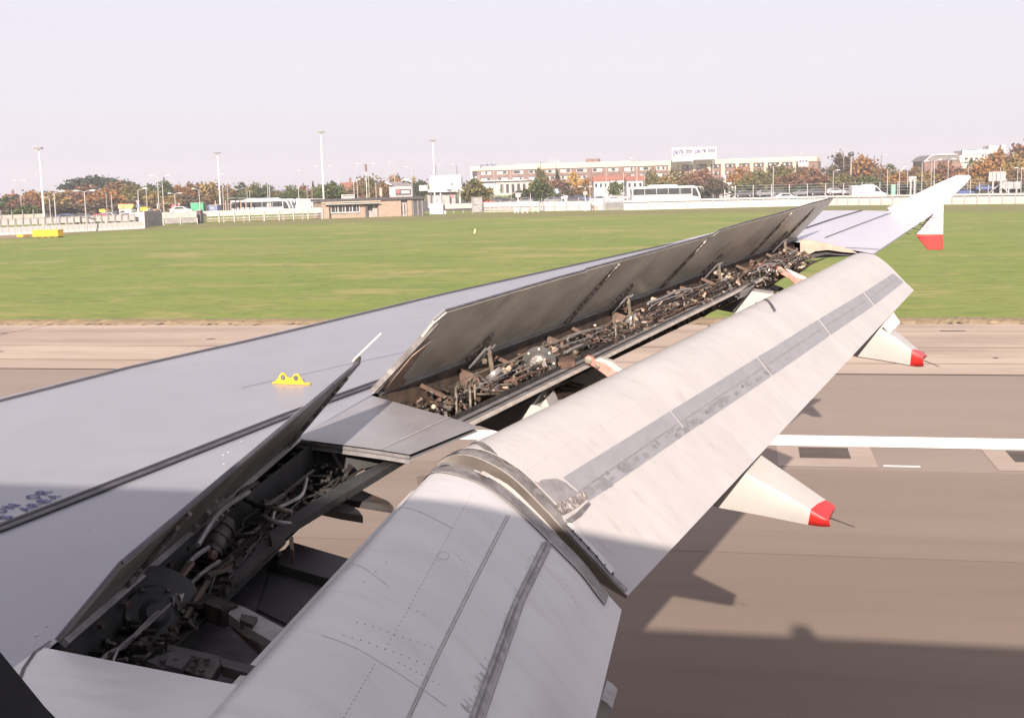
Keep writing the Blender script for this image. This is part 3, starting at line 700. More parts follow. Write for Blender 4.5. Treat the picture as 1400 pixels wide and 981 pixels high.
# ---- inboard bay (in the fuselage shadow)
bay1 = jet
def b1(X, Y, d): return np.array([X, Y, zw(X, Y) - d])
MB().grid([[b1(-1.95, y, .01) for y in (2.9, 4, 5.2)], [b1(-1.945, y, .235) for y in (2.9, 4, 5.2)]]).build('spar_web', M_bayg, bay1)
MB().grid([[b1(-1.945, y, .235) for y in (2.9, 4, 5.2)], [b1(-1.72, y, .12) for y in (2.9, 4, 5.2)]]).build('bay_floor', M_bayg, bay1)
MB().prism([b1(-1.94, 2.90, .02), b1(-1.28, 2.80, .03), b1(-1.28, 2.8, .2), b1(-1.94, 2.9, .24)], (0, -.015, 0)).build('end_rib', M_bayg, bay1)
# outboard closing rib below the shroud panel, with a lightening hole
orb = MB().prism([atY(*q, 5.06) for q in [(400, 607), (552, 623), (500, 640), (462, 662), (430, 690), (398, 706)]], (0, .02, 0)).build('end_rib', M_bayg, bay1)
MB().lathe(atY(412, 634, 5.055), (0, -1, 0), [(0, .045), (.008, .045), (.009, .036)], 18).build('lightening_hole', M_black, orb)
MB().bar(atY(452, 612, 5.05), atY(470, 645, 5.05), .012, .012, (0, 1, 0)).build('rib_stiffener', M_rail, orb)
# diagonal lower rail beam and its continuation to the shroud panel
rb = MB().bar(atW(296, 813, -0.124), atW(378, 734, -0.105), .07, .05).build('lower_rail', M_cowl, bay1)
MB().bar(atW(283, 800, -0.118), atW(366, 728, -0.099), .03, .06).build('rail_flange', M_dkst, rb)
MB().prism([atW(*q, -.06) for q in [(372, 742), (396, 720), (556, 623), (540, 622.5), (470, 658), (404, 700), (368, 727)]], (0, 0, -.03)).build('lower_shroud_rail', M_bayg, bay1, smooth=0)
MB().bar(atW(397, 722, -0.112), atW(470, 680, -0.074), .018, .02).build('rail_lip', M_bayg, bay1)
# pointed blades hanging below (trailing tips of underwing fittings)
for pts, mt2, zz in [([(437, 694), (454, 681), (470, 684), (490, 697), (496, 705), (465, 700)], M_cowl, 2.92), ([(452, 679), (480, 663), (505, 674), (530, 684), (538, 692), (507, 687)], M_cowl, 2.95)]:
    MB().prism([atW(*q, (zz - 3.22) * .62) for q in pts], (0, 0, -.03)).build('pointed_fairing', mt2, bay1, smooth=0)
MB().prism([atW(*q, -0.165) for q in [(507, 675.5), (522, 681), (532, 686), (537.5, 691.5), (507, 686)]], (0, 0, -.01)).build('fairing_point', M_bay, bay1, smooth=0)
# lower panels, flap cavity
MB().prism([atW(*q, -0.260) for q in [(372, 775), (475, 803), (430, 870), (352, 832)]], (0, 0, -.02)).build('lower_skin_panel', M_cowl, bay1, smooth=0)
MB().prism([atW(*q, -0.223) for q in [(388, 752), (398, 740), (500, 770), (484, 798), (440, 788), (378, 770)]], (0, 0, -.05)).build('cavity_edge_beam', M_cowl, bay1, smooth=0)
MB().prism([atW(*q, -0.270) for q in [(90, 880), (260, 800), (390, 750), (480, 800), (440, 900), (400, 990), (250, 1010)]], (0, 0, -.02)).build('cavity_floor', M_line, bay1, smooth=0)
MB().prism([atW(*q, -.05) for q in [(395, 733), (401, 733), (401, 752), (397, 750)]], (0, 0, -.05)).build('edge_tab', M_rust, bay1, smooth=0)
# flap drive arm
fa = MB().prism([atW(*q, -0.087) for q in [(312, 838), (322, 826), (334, 829), (425, 878), (412, 900), (330, 852)]], (0, 0, -.035)).build('flap_drive_arm', M_rail, bay1, smooth=0)
MB().prism([atW(*q, -0.118) for q in [(316, 846), (330, 856), (400, 905), (392, 917), (338, 868)]], (0, 0, -.03)).build('arm_lower_flange', M_bay, fa, smooth=0)
MB().prism([atW(*q, -0.074) for q in [(330, 838), (352, 843), (345, 854), (328, 846)]], (0, 0, -.03)).build('arm_recess', M_dkst, fa, smooth=0)
MB().bar(atW(240, 812, -0.118), atW(315, 842, -0.105), .06, .06).build('drive_shaft_housing', M_dkst, bay1)
# big disc shaped fitting and gear casing
dn = nrm(np.array([.55, -.6, .5])); dc = atW(212, 838, -0.087)
dd = MB().lathe(dc - dn * .06, dn, [(0, .15), (.015, .165), (.03, .165), (.034, .15), (.036, .10), (.05, .09), (.055, .05), (.075, .03)], 26).build('flap_drive_casing', M_bayg, bay1)
for k in range(6): MB().lathe(dc + (np.cross(dn, (0, 0, 1)) * math.cos(k) + np.cross(dn, np.cross(dn, (0, 0, 1))) * math.sin(k)) * .1, dn, [(0, .009), (.01, .008)], 6).build('bolt', M_dkst, dd)
MB().prism([atW(*q, -0.056) for q in [(228, 806), (243, 791), (250, 800), (236, 818)]], (0, 0, -.04)).build('pale_block', M_rail, bay1, smooth=0)
MB().prism([atW(*q, -0.062) for q in [(244, 812), (249, 806), (252, 810), (247, 815)]], (0, 0, -.03)).build('brass_clip', M_dirt, bay1, smooth=0)
MB().tube([atW(262, 770, -0.037), atW(246, 790, -0.050)], .012, 7).build('red_sleeve', M_rust, bay1)
# spoiler actuator and hydraulic bits
P, Q = atW(284, 760, -0.099), atW(305, 715, -0.030)
ac = MB().tube([P, Q], [.055, .05], 12).build('spoiler_actuator', M_dkst, bay1)
q_ = random.Random(21)
for k in range(16):
    c = atW(q_.uniform(272, 312), q_.uniform(715, 765), (q_.uniform(3.1, 3.22) - 3.3))
    MB().lathe(c, (q_.uniform(-1, 1), q_.uniform(-1, 1), 1), [(0, .014), (.014, .019), (.024, .018), (.034, .01)], 8).build('union_nut', q_.choice([M_rail, M_pale, M_steel, M_rust, M_dkst]), ac)
for k in range(3): MB().lathe(P + (Q - P) * (.2 + .3 * k), Q - P, [(-.008, .056), (.008, .057)], 14).build('actuator_collar', M_dkst, ac)
for a, b, c, zz in [((335, 683), (362, 690), (388, 676), 3.2), ((345, 690), (375, 694), (400, 700), 3.15), ((300, 735), (345, 728), (360, 712), 3.1), ((360, 705), (372, 712), (398, 716), 3.12), ((320, 745), (350, 752), (372, 740), 3.0), ((240, 800), (262, 765), (290, 745), 3.12), ((318, 690), (330, 672), (352, 660), 3.25), ((270, 745), (300, 700), (340, 672), 3.3)]:
    MB().tube(smooth_path([atW(*a, (zz - 3.22) * .62), atW(*b, (zz - 3.2) * .62), atW(*c, (zz - 3.22) * .62)], 6), .010, 7).build('hydraulic_pipe', q_.choice([M_rail, M_steel, M_dkst]), bay1)
# hinge line fittings under the spoiler
for f in np.linspace(.1, .95, 12):
    p = A + (B - A) * f
    MB().box(p + np.array([.02, 0, -.04]), (.016, .02 + .02 * q_.random(), .014)).build('hinge_bracket', q_.choice([M_dkst, M_bay, M_bayg]), bay1)
# inboard floor details beside the white root panel
for pts, mt2, zz in [([(200, 902), (232, 890), (262, 893), (250, 912), (222, 913)], M_bayg, 2.98), ([(232, 890), (262, 897), (248, 914), (226, 908)], M_bayg, 3.0), ([(262, 898), (302, 905), (288, 928), (250, 915)], M_dkst, 2.98), ([(300, 898), (395, 920), (390, 934), (304, 910)], M_bayg, 2.96), ([(230, 880), (300, 896), (300, 905), (228, 888)], M_bayg, 2.97)]:
    MB().prism([atW(*q, (zz - 3.05) * .6) for q in pts], (0, 0, -.03)).build('floor_plate', mt2, bay1, smooth=0)
for q in [(268, 903), (283, 903), (264, 912), (240, 903), (222, 905), (276, 918)]: MB().lathe(atW(*q, -.035), (0, 0, 1), [(0, .009), (.008, .008)], 6).build('bolt', M_dkst, bay1)
fit = MB(); q = random.Random(31)
for k in range(320):
    c = np.array([q.uniform(-1.93, -1.74), q.uniform(3.0, 5.0), 0]); c[2] = zw(c[0], c[1]) - q.uniform(.08, .17); s_ = q.uniform(.006, .024)
    if q.random() < .5: fit.lathe(c, (q.uniform(-1, 1), q.uniform(-1, 1), q.uniform(-1, 1)), [(-s_, s_ * .5), (s_ * .4, s_ * .5), (s_ * .4, s_ * .75), (s_, s_ * .7)], 6)
    else: fit.box(c, (s_ * 2.4, s_ * 1.4, s_ * .8))
for k in range(26):
    y0 = q.uniform(3.0, 4.5); x0 = q.uniform(-1.92, -1.76); z0 = q.uniform(.05, .16); P_ = [b1(x0, y0, z0 + .05)]
    for t in range(1, 6): P_.append(b1(x0 + q.uniform(-.02, .03), y0 + t * q.uniform(.06, .12), z0 + q.uniform(-.02, .02)))
    MB().tube(smooth_path(P_, 4), q.choice([.005, .008, .011]), 6).build('hydraulic_pipe', q.choice([M_dkst, M_dkst, M_rail, M_bay]), bay1)
tag(fit.build('bay_fitting', M_dkst, bay1, smooth=25), kind='stuff')

# ================================================================== FIXED PANELS
# grey shroud panel at the flap joint
sh = [hp(405, 600), hp(508, 541), hp(655, 582), hp(560, 620.5)]
P4 = np.array(sh); G = []
for i in range(9):
    f = i / 8; a = P4[0] * (1 - f) + P4[1] * f; b = P4[3] * (1 - f) + P4[2] * f; row = []
    for k in range(9):
        g_ = k / 8; p = a * (1 - g_) + b * g_; row.append(p + np.array([0, 0, .002 - .015 * max(0, g_ - .72) ** 1]))
    G.append(row)
G = np.array(G)
M_shroud = mat('shroud_grey_paint', (0.205, 0.198, 0.205), 0.34, 0.05, 0.08, 4, speck=(0.26, 0.25, 0.25), speck_scale=70, speck_lo=0.66, speck_hi=0.72)
spn = MB().grid(G).grid(G[:, :, :] - np.array([0, 0, .022])).build('shroud_panel', M_shroud, jet)
e0 = [G[0, k] - np.array([0, 0, .012]) for k in range(9)]
MB().grid([[p + np.array([0, -.004, .008]) for p in e0], [p + np.array([0, -.005, -.006]) for p in e0], [p + np.array([0, .004, -.010]) for p in e0], [p + np.array([0, -.004, -.028]) for p in e0], [p + np.array([0, .02, -.03]) for p in e0]]).build('panel_edge_channel', M_rail, spn)
l1 = [G[i, 6] + np.array([0, 0, .003]) for i in range(9)]
wstrip(None, .006, M_pale, 'panel_joint', .001, spn, pts=l1)
MB().prism([hp(*q) - (0, 0, .03) for q in [(655, 590), (672, 586), (682, 589), (650, 603), (640, 602)]], (0, 0, -.015)).build('shroud_tail_block', M_gloss, spn, smooth=0)
# white wing-root fillet panel
rp = [(-1.97, 2.935), (-1.262, 2.80), (-1.262, 0.17), (-1.97, 0.17)]
Gr = []
for i in range(7):
    f = i / 6; a = np.array(rp[0]) * (1 - f) + np.array(rp[3]) * f; b = np.array(rp[1]) * (1 - f) + np.array(rp[2]) * f
    Gr.append([np.array([*(a * (1 - g_) + b * g_), 0]) + np.array([0, 0, zw(*(a * (1 - g_) + b * g_)) + .004]) for g_ in np.linspace(0, 1, 7)])
rt = MB().grid(Gr).grid(np.array(Gr) - np.array([0, 0, .02])).build('root_fillet_panel', M_white2, jet)
MB().grid([[p for p in Gr[0]], [p - np.array([0, 0, .03]) for p in Gr[0]]]).build('fillet_edge', M_pale, rt)
wstrip([(70, 878), (48, 893), (33, 915), (24, 940)], .010, M_line, 'fillet_joint', .006, rt)

# ================================================================== FLAPS
class Loft:
    """skin lofted through chordwise profiles; u along the chord, v along the span"""
    def __init__(s, secs, n=41):
        s.secs = []
        for P in secs:
            P = np.asarray(P, float); d = np.r_[0, np.cumsum(np.linalg.norm(np.diff(P, axis=0), axis=1))]; d /= d[-1]
            Q = np.stack([np.interp(np.linspace(0, 1, n), d, P[:, k]) for k in range(3)], 1)
            for _ in range(3): Q[1:-1] = .25 * Q[:-2] + .5 * Q[1:-1] + .25 * Q[2:]
            s.secs.append(Q)
        s.secs = np.array(s.secs); y = s.secs[:, :, 1].mean(1); s.v = (y - y[0]) / (y[-1] - y[0]); s.n = n
        us = np.linspace(.02, 1, 60); vs = np.linspace(0, 1, 120); s.tab = [(u, v) for u in us for v in vs]
        s.tp = proj(np.array([s(u, v) for u, v in s.tab]))
    def __call__(s, u, v):
        v = float(v); a = int(np.clip(np.searchsorted(s.v, v) - 1, 0, len(s.v) - 2)); f = (v - s.v[a]) / (s.v[a + 1] - s.v[a])
        S = s.secs[a] * (1 - f) + s.secs[a + 1] * f; x = np.clip(u, 0, 1) * (s.n - 1); i = int(min(x, s.n - 2)); return S[i] * (1 - (x - i)) + S[i + 1] * (x - i)
    def normal(s, u, v):
        e = .01; a = s(min(u + e, 1), v) - s(max(u - e, 0), v); b = s(u, min(v + e, 1)) - s(u, max(v - e, 0)); n = nrm(np.cross(a, b)); return n if n[2] > 0 else -n
    def uv(s, px, py):
        i = int(np.argmin(((s.tp - (px, py)) ** 2).sum(1))); u, v = s.tab[i]
        for _ in range(8):
            p0 = proj(s(u, v)); e = 1e-3; Ju = (proj(s(u + e, v)) - proj(s(u - e, v))) / (2 * e); Jv = (proj(s(u, v + e)) - proj(s(u, v - e))) / (2 * e)
            J = np.stack([Ju, Jv], 1)
            try: d = np.linalg.solve(J, np.array([px, py]) - p0)
            except Exception: break
            if np.abs(d).max() > .1: d *= .1 / np.abs(d).max()
            u = float(np.clip(u + d[0], 0, 1)); v = float(np.clip(v + d[1], 0, 1))
        return u, v
    def pt(s, u, v, o=0.0): return s(u, v) + s.normal(u, v) * o
    def body(s, nv=30, th=.05, nose=.035):
        G = []
        for v in np.linspace(0, 1, nv):
            up = [s(u, v) for u in np.linspace(0, 1, s.n)]; N = [s.normal(u, v) for u in np.linspace(0, 1, s.n)]
            lo = [up[i] - N[i] * (th * math.sin(math.pi * min(1 - (i / (s.n - 1)), .5) ) ** .8 + .006) for i in range(s.n - 1, -1, -1)]
            G.append(up + lo)
        mb = MB().grid(np.array(G).transpose(1, 0, 2), close_u=True)
        for k in (0, -1): mb.add(G[k], [tuple(range(len(G[k])))])
        return mb
    def patch(s, e1, e2, mt, name, par, o=.003, n=14, m=5, uvs=False):
        """panel between two polylines given as picture points (or uv)"""
        f = (lambda q: q) if uvs else (lambda q: s.uv(*q))
        def rs(E):
            E = np.array([f(q) for q in E]); d = np.r_[0, np.cumsum(np.linalg.norm(np.diff(E, axis=0), axis=1))]; d /= d[-1]
            return np.stack([np.interp(np.linspace(0, 1, n), d, E[:, k]) for k in range(2)], 1)
        a, b = rs(e1), rs(e2); G = [[s.pt(*(a[i] * (1 - g) + b[i] * g), o) for i in range(n)] for g in np.linspace(0, 1, m)]
        return MB().grid(G).build(name, mt, par)
    def line(s, E, wd, mt, name, par, o=.002, n=24):
        E = np.array([s.uv(*q) for q in E]); d = np.r_[0, np.cumsum(np.linalg.norm(np.diff(E, axis=0), axis=1))]; d /= d[-1]
        Q = np.stack([np.interp(np.linspace(0, 1, n), d, E[:, k]) for k in range(2)], 1); P = [s.pt(*q, o) for q in Q]; A_, B_ = [], []
        for i, p in enumerate(P):
            t = nrm(P[min(i + 1, n - 1)] - P[max(i - 1, 0)]); sd = nrm(np.cross(t, s.normal(*Q[i]))) * wd / 2; A_.append(p + sd); B_.append(p - sd)
        return MB().grid([A_, B_]).build(name, mt, par)
    def dots(s, E, k, r, mt, name, par, h=.002, mb=None):
        E = np.array([s.uv(*q) for q in E]); d = np.r_[0, np.cumsum(np.linalg.norm(np.diff(E, axis=0), axis=1))]; d /= d[-1]
        own = mb is None; mb = mb or MB()
        for t in np.linspace(0, 1, k):
            u, v = [np.interp(t, d, E[:, j]) for j in range(2)]; mb.lathe(s.pt(u, v, 0), s.normal(u, v), [(-.002, r), (h, r * .8)], 6)
        return mb if not own else mb.build(name, mt, par)

# outer flap: measured profile at the inboard end, same shape scaled at the outboard end
def at_list(px, Y): return [atY(*p, Y) for p in px]
in_px = [(590, 641), (594, 634), (602, 627), (620, 619), (650, 623), (676, 636), (700, 651), (740, 691), (790, 745), (835, 793), (858, 814)]
ot_px = [(1160, 355), (1162, 350), (1168, 347), (1178, 345), (1196, 348), (1205, 354), (1215, 362), (1225, 372), (1235, 383), (1243, 390.5), (1249.5, 396.5)]
YI, YO = 4.97, 12.15
nose_i = [np.array([-1.36, YI, 3.17])]; nose_o = [np.array([.87, YO, 3.62])]
F2 = Loft([nose_i + at_list(in_px, YI), nose_o + at_list(ot_px, YO)])
flap2 = F2.body(40, .075).build('outboard_flap', M_white, jet, smooth=50)
YI1 = 4.80
in1_px = [(585, 646), (592, 637), (602, 633), (640, 641), (668, 652), (690, 666), (730, 701), (770, 741), (800, 771), (825, 806), (850, 833)]
prof1 = at_list(in1_px, YI1)
def shift(P, Y):
    f = (YI1 - Y); return [np.array([p[0] + .012 * f, Y, p[2] - .036 * f - .020 * f * k / (len(P) - 1)]) for k, p in enumerate(P)]
nose1 = [np.array([-1.34, YI1, 3.18])]
full1 = nose1 + prof1
F1 = Loft([shift(full1, .30), shift(full1, 1.6), shift(full1, 3.2), full1])
flap1 = F1.body(40, .075).build('inboard_flap', M_white2, jet, smooth=50)

# --- outer flap dressing
sp_ = [((768.7, 653), (786.5, 675), (804, 685)), ((916, 562), (928, 578), (940, 591)), ((1035, 488.5), (1045, 501), (1055, 513.5)), ((1119, 436.5), (1127, 447), (1135.5, 457.5)), ((1181, 399.5), (1188, 408), (1195, 417)), ((1222, 373), (1229, 379), (1236, 385))]
for k in range(5):
    a, b = sp_[k], sp_[k + 1]
    def inset(p, q, d): p, q = np.array(p, float), np.array(q, float); return tuple(p + (q - p) * d / np.linalg.norm(q - p))
    st = F2.patch([inset(a[0], b[0], 1.2), inset(b[0], a[0], 1.2)], [inset(a[2], b[2], 1.2), inset(b[2], a[2], 1.2)], M_strip, 'grey_wear_panel', flap2, .0035, 14, 5)
    MB_ = F2.line([inset(a[1], b[1], 3), inset(b[1], a[1], 3)], .005, M_rail, 'scuff_line', flap2, .0055)
M_flake = mat('flaked_grey_paint', (0.165, 0.162, 0.17), 0.55, 0, 0.15, 8)
dk = MB(); q = random.Random(5)
for k in range(70):                                     # flaked paint along the seam of the strip
    t = q.random() ** 1.3; pxy = np.array([800, 678]) + (np.array([1050, 508]) - np.array([800, 678])) * t + np.array([q.uniform(-8, 6), q.uniform(-9, 5)]) * (1 - .5 * t)
    u, v = F2.uv(*pxy); n_ = F2.normal(u, v); dk.box(F2.pt(u, v, .0055), (.012 + .02 * q.random(), .02 + .05 * q.random(), .0012), (nrm(np.cross((0.2, 1, 0), n_)), nrm(np.cross(n_, np.cross((0.2, 1, 0), n_))), n_))
tag(dk.build('flaked_paint', M_flake, flap2, smooth=0), kind='stuff')
cap_ = [F2(u, 0) for u in np.linspace(0, 1, 30)]; capn = [F2.normal(u, .001) for u in np.linspace(0, 1, 30)]
MB().grid([[p + n_ * .002 - np.array([0, .008, 0]) for p, n_ in zip(cap_, capn)], [p - n_ * .085 * min(1, 4 * (1 - i / 29) + .15) - np.array([0, .010, 0]) for i, (p, n_) in enumerate(zip(cap_, capn))]]).build('end_boot', M_boot, flap2)
us_ = np.linspace(.04, .985, 30)
F2.patch([(u, 0.0005) for u in us_], [(u, .0125 if u < .62 else .0125 - .012 * min((u - .62) / .06, .62)) for u in us_], M_seal, 'end_seal_strip', flap2, .004, 40, 4, True)
F2.patch([(u, 0.0105) for u in us_[:19]], [(u, .0118) for u in us_[:19]], M_pale, 'seal_edge', flap2, .008, 24, 2, True)
F2.patch([(625, 617), (645, 617), (668, 624), (703, 641), (736, 663)], [(608, 624), (625, 622), (655, 627), (690, 641), (731, 668)], M_seal, 'doubler_plate', flap2, .006, 16, 4)
F2.patch([(734, 670), (733, 661), (740, 656), (760, 654.5), (772, 660)], [(768, 703), (775, 696), (782, 690), (790, 685), (797, 681)], M_rail, 'hexagonal_panel', flap2, .006, 10, 6)
# oily mesh below the hexagon
F2.patch([(757, 692), (775, 683), (798, 673)], [(768, 705), (786, 695), (802, 682)], M_dirt, 'worn_seal_mesh', flap2, .009, 10, 4)
zz = MB()
for k in range(14):
    t = k / 13; a = np.array([764, 698]) * (1 - t) + np.array([797, 680]) * t; p0 = F2.pt(*F2.uv(a[0] - 3, a[1] - 5), .011); p1 = F2.pt(*F2.uv(a[0] + 1.5 * (-1) ** k, a[1] + 4), .011); zz.bar(p0, p1, .003, .002)
zz.build('mesh_cord', M_rail, flap2)
F2.patch([(771, 712), (786, 702), (803, 686)], [(778, 716), (792, 707), (806, 690)], M_seal, 'end_cap_plate', flap2, .010, 8, 3)
# riveted edge strip down the inboard end
F2.patch([(772, 714), (790, 733), (812, 757), (836, 782)], [(760, 722), (778, 742), (802, 768), (832, 796)], M_seal, 'edge_strip', flap2, .008, 14, 4)
F2.patch([(778, 716), (800, 739), (822, 762), (838, 780)], [(772, 718), (792, 738), (814, 762), (833, 786)], M_white2, 'edge_strip_flange', flap2, .012, 12, 3)
F2.dots([(781, 727), (836, 785)], 6, .006, M_black, 'flush_bolt', flap2, .0135)
# tab, slot mark, rivets
F2.patch([(1032, 415), (1046, 419), (1058, 427)], [(1035, 413.5), (1048, 417), (1061, 425)], M_line, 'flap_stop_slot', flap2, .004, 8, 3)
rvm = MB()
for E, k in [([(640, 610), (760, 545), (880, 482)], 60), ([(668, 600), (700, 618), (745, 655)], 14), ([(880, 470), (940, 520)], 8), ([(900, 560), (860, 535), (800, 505)], 10), ([(700, 655), (790, 598), (900, 538)], 50), ([(1000, 420), (1040, 460)], 8)]:
    rvm = F2.dots(E, k, .0026, None, None, None, .0012, rvm)
tag(rvm.build('rivet', M_strip, flap2), kind='stuff')
for E in ([(815, 690), (870, 735)], [(955, 590), (990, 625)], [(1070, 512), (1098, 540)], [(655, 625), (740, 560), (850, 500)]): F2.line(E, .004, M_cwall, 'skin_joint', flap2, .0015)
tb = [atY(*q, 10.9) for q in [(1198, 453), (1222, 427), (1231, 441), (1216, 457), (1208, 447)]]
MB().plate(tb, .02).build('trailing_edge_tab', M_white, flap2, smooth=0)

# --- inboard flap dressing
F1.line([(697, 704), (650, 795), (600, 896), (556, 990)], .0035, M_sealp, 'skin_joint', flap1, .002)
F1.line([(693, 704), (646, 795), (596, 896), (552, 990)], .003, M_sealp, 'skin_joint', flap1, .003)
F1.patch([(742, 741), (700, 826), (640, 985)], [(754, 739), (713, 824), (657, 985)], M_sealp, 'seal_strip', flap1, .006, 20, 4)
F1.line([(748, 741), (706, 826), (648, 985)], .006, M_seal, 'seal_lip', flap1, .009)
F1.line([(756, 740), (715, 824), (660, 985)], .004, M_seal, 'seal_edge', flap1, .008)
dk = MB()
for k in range(60):
    t = (q.random() + .35 * math.sin(q.randint(0, 9))) % 1; pxy = np.array([744, 742]) + (np.array([637, 985]) - np.array([744, 742])) * t + np.array([-q.random() ** 3 * 10, q.uniform(-6, 3)])
    u, v = F1.uv(*pxy); n_ = F1.normal(u, v); c_ = nrm(np.cross((0, 1, 0), n_)); dk.box(F1.pt(u, v, .0022), (.010 + .03 * q.random() ** 2, .0015 + .002 * q.random(), .0006), (c_, nrm(np.cross(n_, c_)), n_))
M_streak = mat('grey_streak', (0.41, 0.395, 0.39), 0.55, 0, 0.2, 8)
tag(dk.build('oil_streak', M_streak, flap1, smooth=0), kind='stuff')
F1.patch([(u, .9995) for u in np.linspace(.03, .93, 30)], [(u, .974) for u in np.linspace(.03, .93, 30)], M_seal, 'end_seal_strip', flap1, .005, 40, 4, True)
F1.patch([(u, .974) for u in np.linspace(.03, .93, 30)], [(u, .9725) for u in np.linspace(.03, .93, 30)], M_pale, 'seal_edge', flap1, .007, 40, 2, True)
F1.patch([(604, 634), (625, 632), (648, 637), (668, 646)], [(602, 640), (622, 638), (645, 644), (663, 653)], M_rail, 'wear_plate', flap1, .012, 10, 3)
F1.patch([(676, 652), (692, 660), (706, 669)], [(672, 656), (688, 665), (702, 674)], M_cream, 'bare_metal_lip', flap1, .013, 8, 3)
F1.patch([(658, 648), (668, 652)], [(655, 653), (665, 658)], M_pale, 'hinge_block', flap1, .018, 4, 3)
rvm = MB()
for E, k in [([(645, 674), (600, 755), (556, 836), (527, 886)], 46), ([(512, 908), (470, 980)], 14), ([(640, 700), (655, 704), (672, 716)], 4), ([(528, 768), (498, 795)], 3), ([(600, 888), (540, 868), (488, 850)], 12), ([(590, 912), (520, 885), (470, 868)], 12), ([(560, 830), (580, 840)], 3), ([(626, 760), (641, 781)], 5), ([(772, 792), (790, 830)], 6), ([(545, 905), (600, 935)], 8)]:
    rvm = F1.dots(E, k, .0026, None, None, None, .0012, rvm)
tag(rvm.build('rivet', M_strip, flap1), kind='stuff')
cir = [(606 + 8 * math.cos(a), 759 + 5.5 * math.sin(a)) for a in np.linspace(0, 6.28, 13)]
F1.line(cir, .002, M_streak, 'inspection_cap', flap1, .002, 26)
for E in ([(540, 700), (600, 712), (618, 722)], [(480, 800), (530, 800)], [(440, 868), (520, 905), (610, 965)]): F1.line(E, .003, M_streak, 'skin_joint', flap1, .001)
# side wall between the two flaps (chamfer and fairing nub)
MB().prism([atY(*q, 3.6) for q in [(822, 955), (830, 960), (837, 968), (836, 975), (826, 985), (815, 985)]], (0, .15, 0)).build('track_fairing_nub', M_rail, flap1, smooth=0)

# ---- flap levers
def lever(px, px_top, Y, rod=None):
    l = MB().prism([atY(*q, Y) for q in px], (0, .05, 0)).build('flap_lever', M_pink, jet, smooth=0, bevel=.004)
    MB().prism([atY(*q, Y + .012) for q in px_top], (0, .07, 0)).build('lever_face', M_pale, l, smooth=0)
    return l
lv = lever([(799, 489), (803, 486), (809, 488), (814, 493), (826, 496), (843, 508), (836, 519), (822, 509), (812, 502), (803, 496)], [(813, 492), (820, 489), (836, 494), (853, 507), (846, 510), (828, 499)], 7.2)
for c_, r_ in (((804.5, 492), .022), ((817, 500), .015)): MB().lathe(atY(*c_, 7.195), (0, -1, 0), [(0, r_), (.012, r_), (.013, r_ * .6)], 12).build('pivot_bolt', M_steel, lv)
lv = lever([(1063, 365), (1067, 364), (1073, 369), (1085, 377), (1101, 383), (1089, 390), (1078, 380), (1066, 374)], [(1073, 367), (1080, 369), (1104, 380), (1098, 384), (1084, 376)], 11.2)
MB().lathe(atY(1067, 369, 11.195), (0, -1, 0), [(0, .024), (.012, .024), (.013, .014)], 12).build('pivot_bolt', M_steel, lv)
MB().bar(atY(1036, 364, 11.25), atY(1064, 367.5, 11.25), .06, .05).build('drive_rod', M_pink, lv)
MB().bar(atY(1040, 367.5, 11.2), atY(1062, 370.5, 11.2), .03, .02).build('rod_face', M_gloss, lv)
# ---- flap track beams and carriage details between rail and flap
MB().prism([atZ(*q, 3.20) for q in [(742, 526), (748, 512), (770, 508), (805, 501), (840, 512), (800, 535), (768, 537), (748, 541)]], (0, 0, -.04)).build('flap_track_beam', M_cream, jet, smooth=0)
tb_ = bpy.data.objects['flap_track_beam']
MB().prism([atZ(*q, 3.16) for q in [(748, 532), (757, 531), (757, 556), (749, 558)]], (0, 0, -.03)).build('track_link', M_pale, tb_, smooth=0)
for a in [(753, 536), (753, 543), (753, 549), (756, 521), (760, 517)]: MB().lathe(atZ(*a, 3.205), (0, 0, 1), [(0, .012), (.01, .010)], 8).build('bolt', M_dkst, tb_)
for a, b in [((762, 526), (795, 533)), ((768, 531), (790, 538)), ((775, 523), (800, 530))]: MB().tube([atZ(*a, 3.21), atZ(*b, 3.19)], .022, 10).build('carriage_roller', M_steel, tb_)
MB().tube([atZ(758, 526, 3.22), atZ(766, 527, 3.22)], .03, 12).build('carriage_bush', M_dkst, tb_)
MB().prism([atZ(*q, 3.36) for q in [(1034, 391), (1040, 387), (1056, 391), (1062, 397), (1048, 400), (1034, 397)]], (0, 0, -.03)).build('carriage_plate', M_cream, jet, smooth=0)
cp = bpy.data.objects['carriage_plate']
for a, b in [((1040, 389), (1050, 391)), ((1054, 391), (1068, 396))]: MB().tube([atZ(*a, 3.40), atZ(*b, 3.39)], .028, 8).build('carriage_roller', M_dkst, cp)

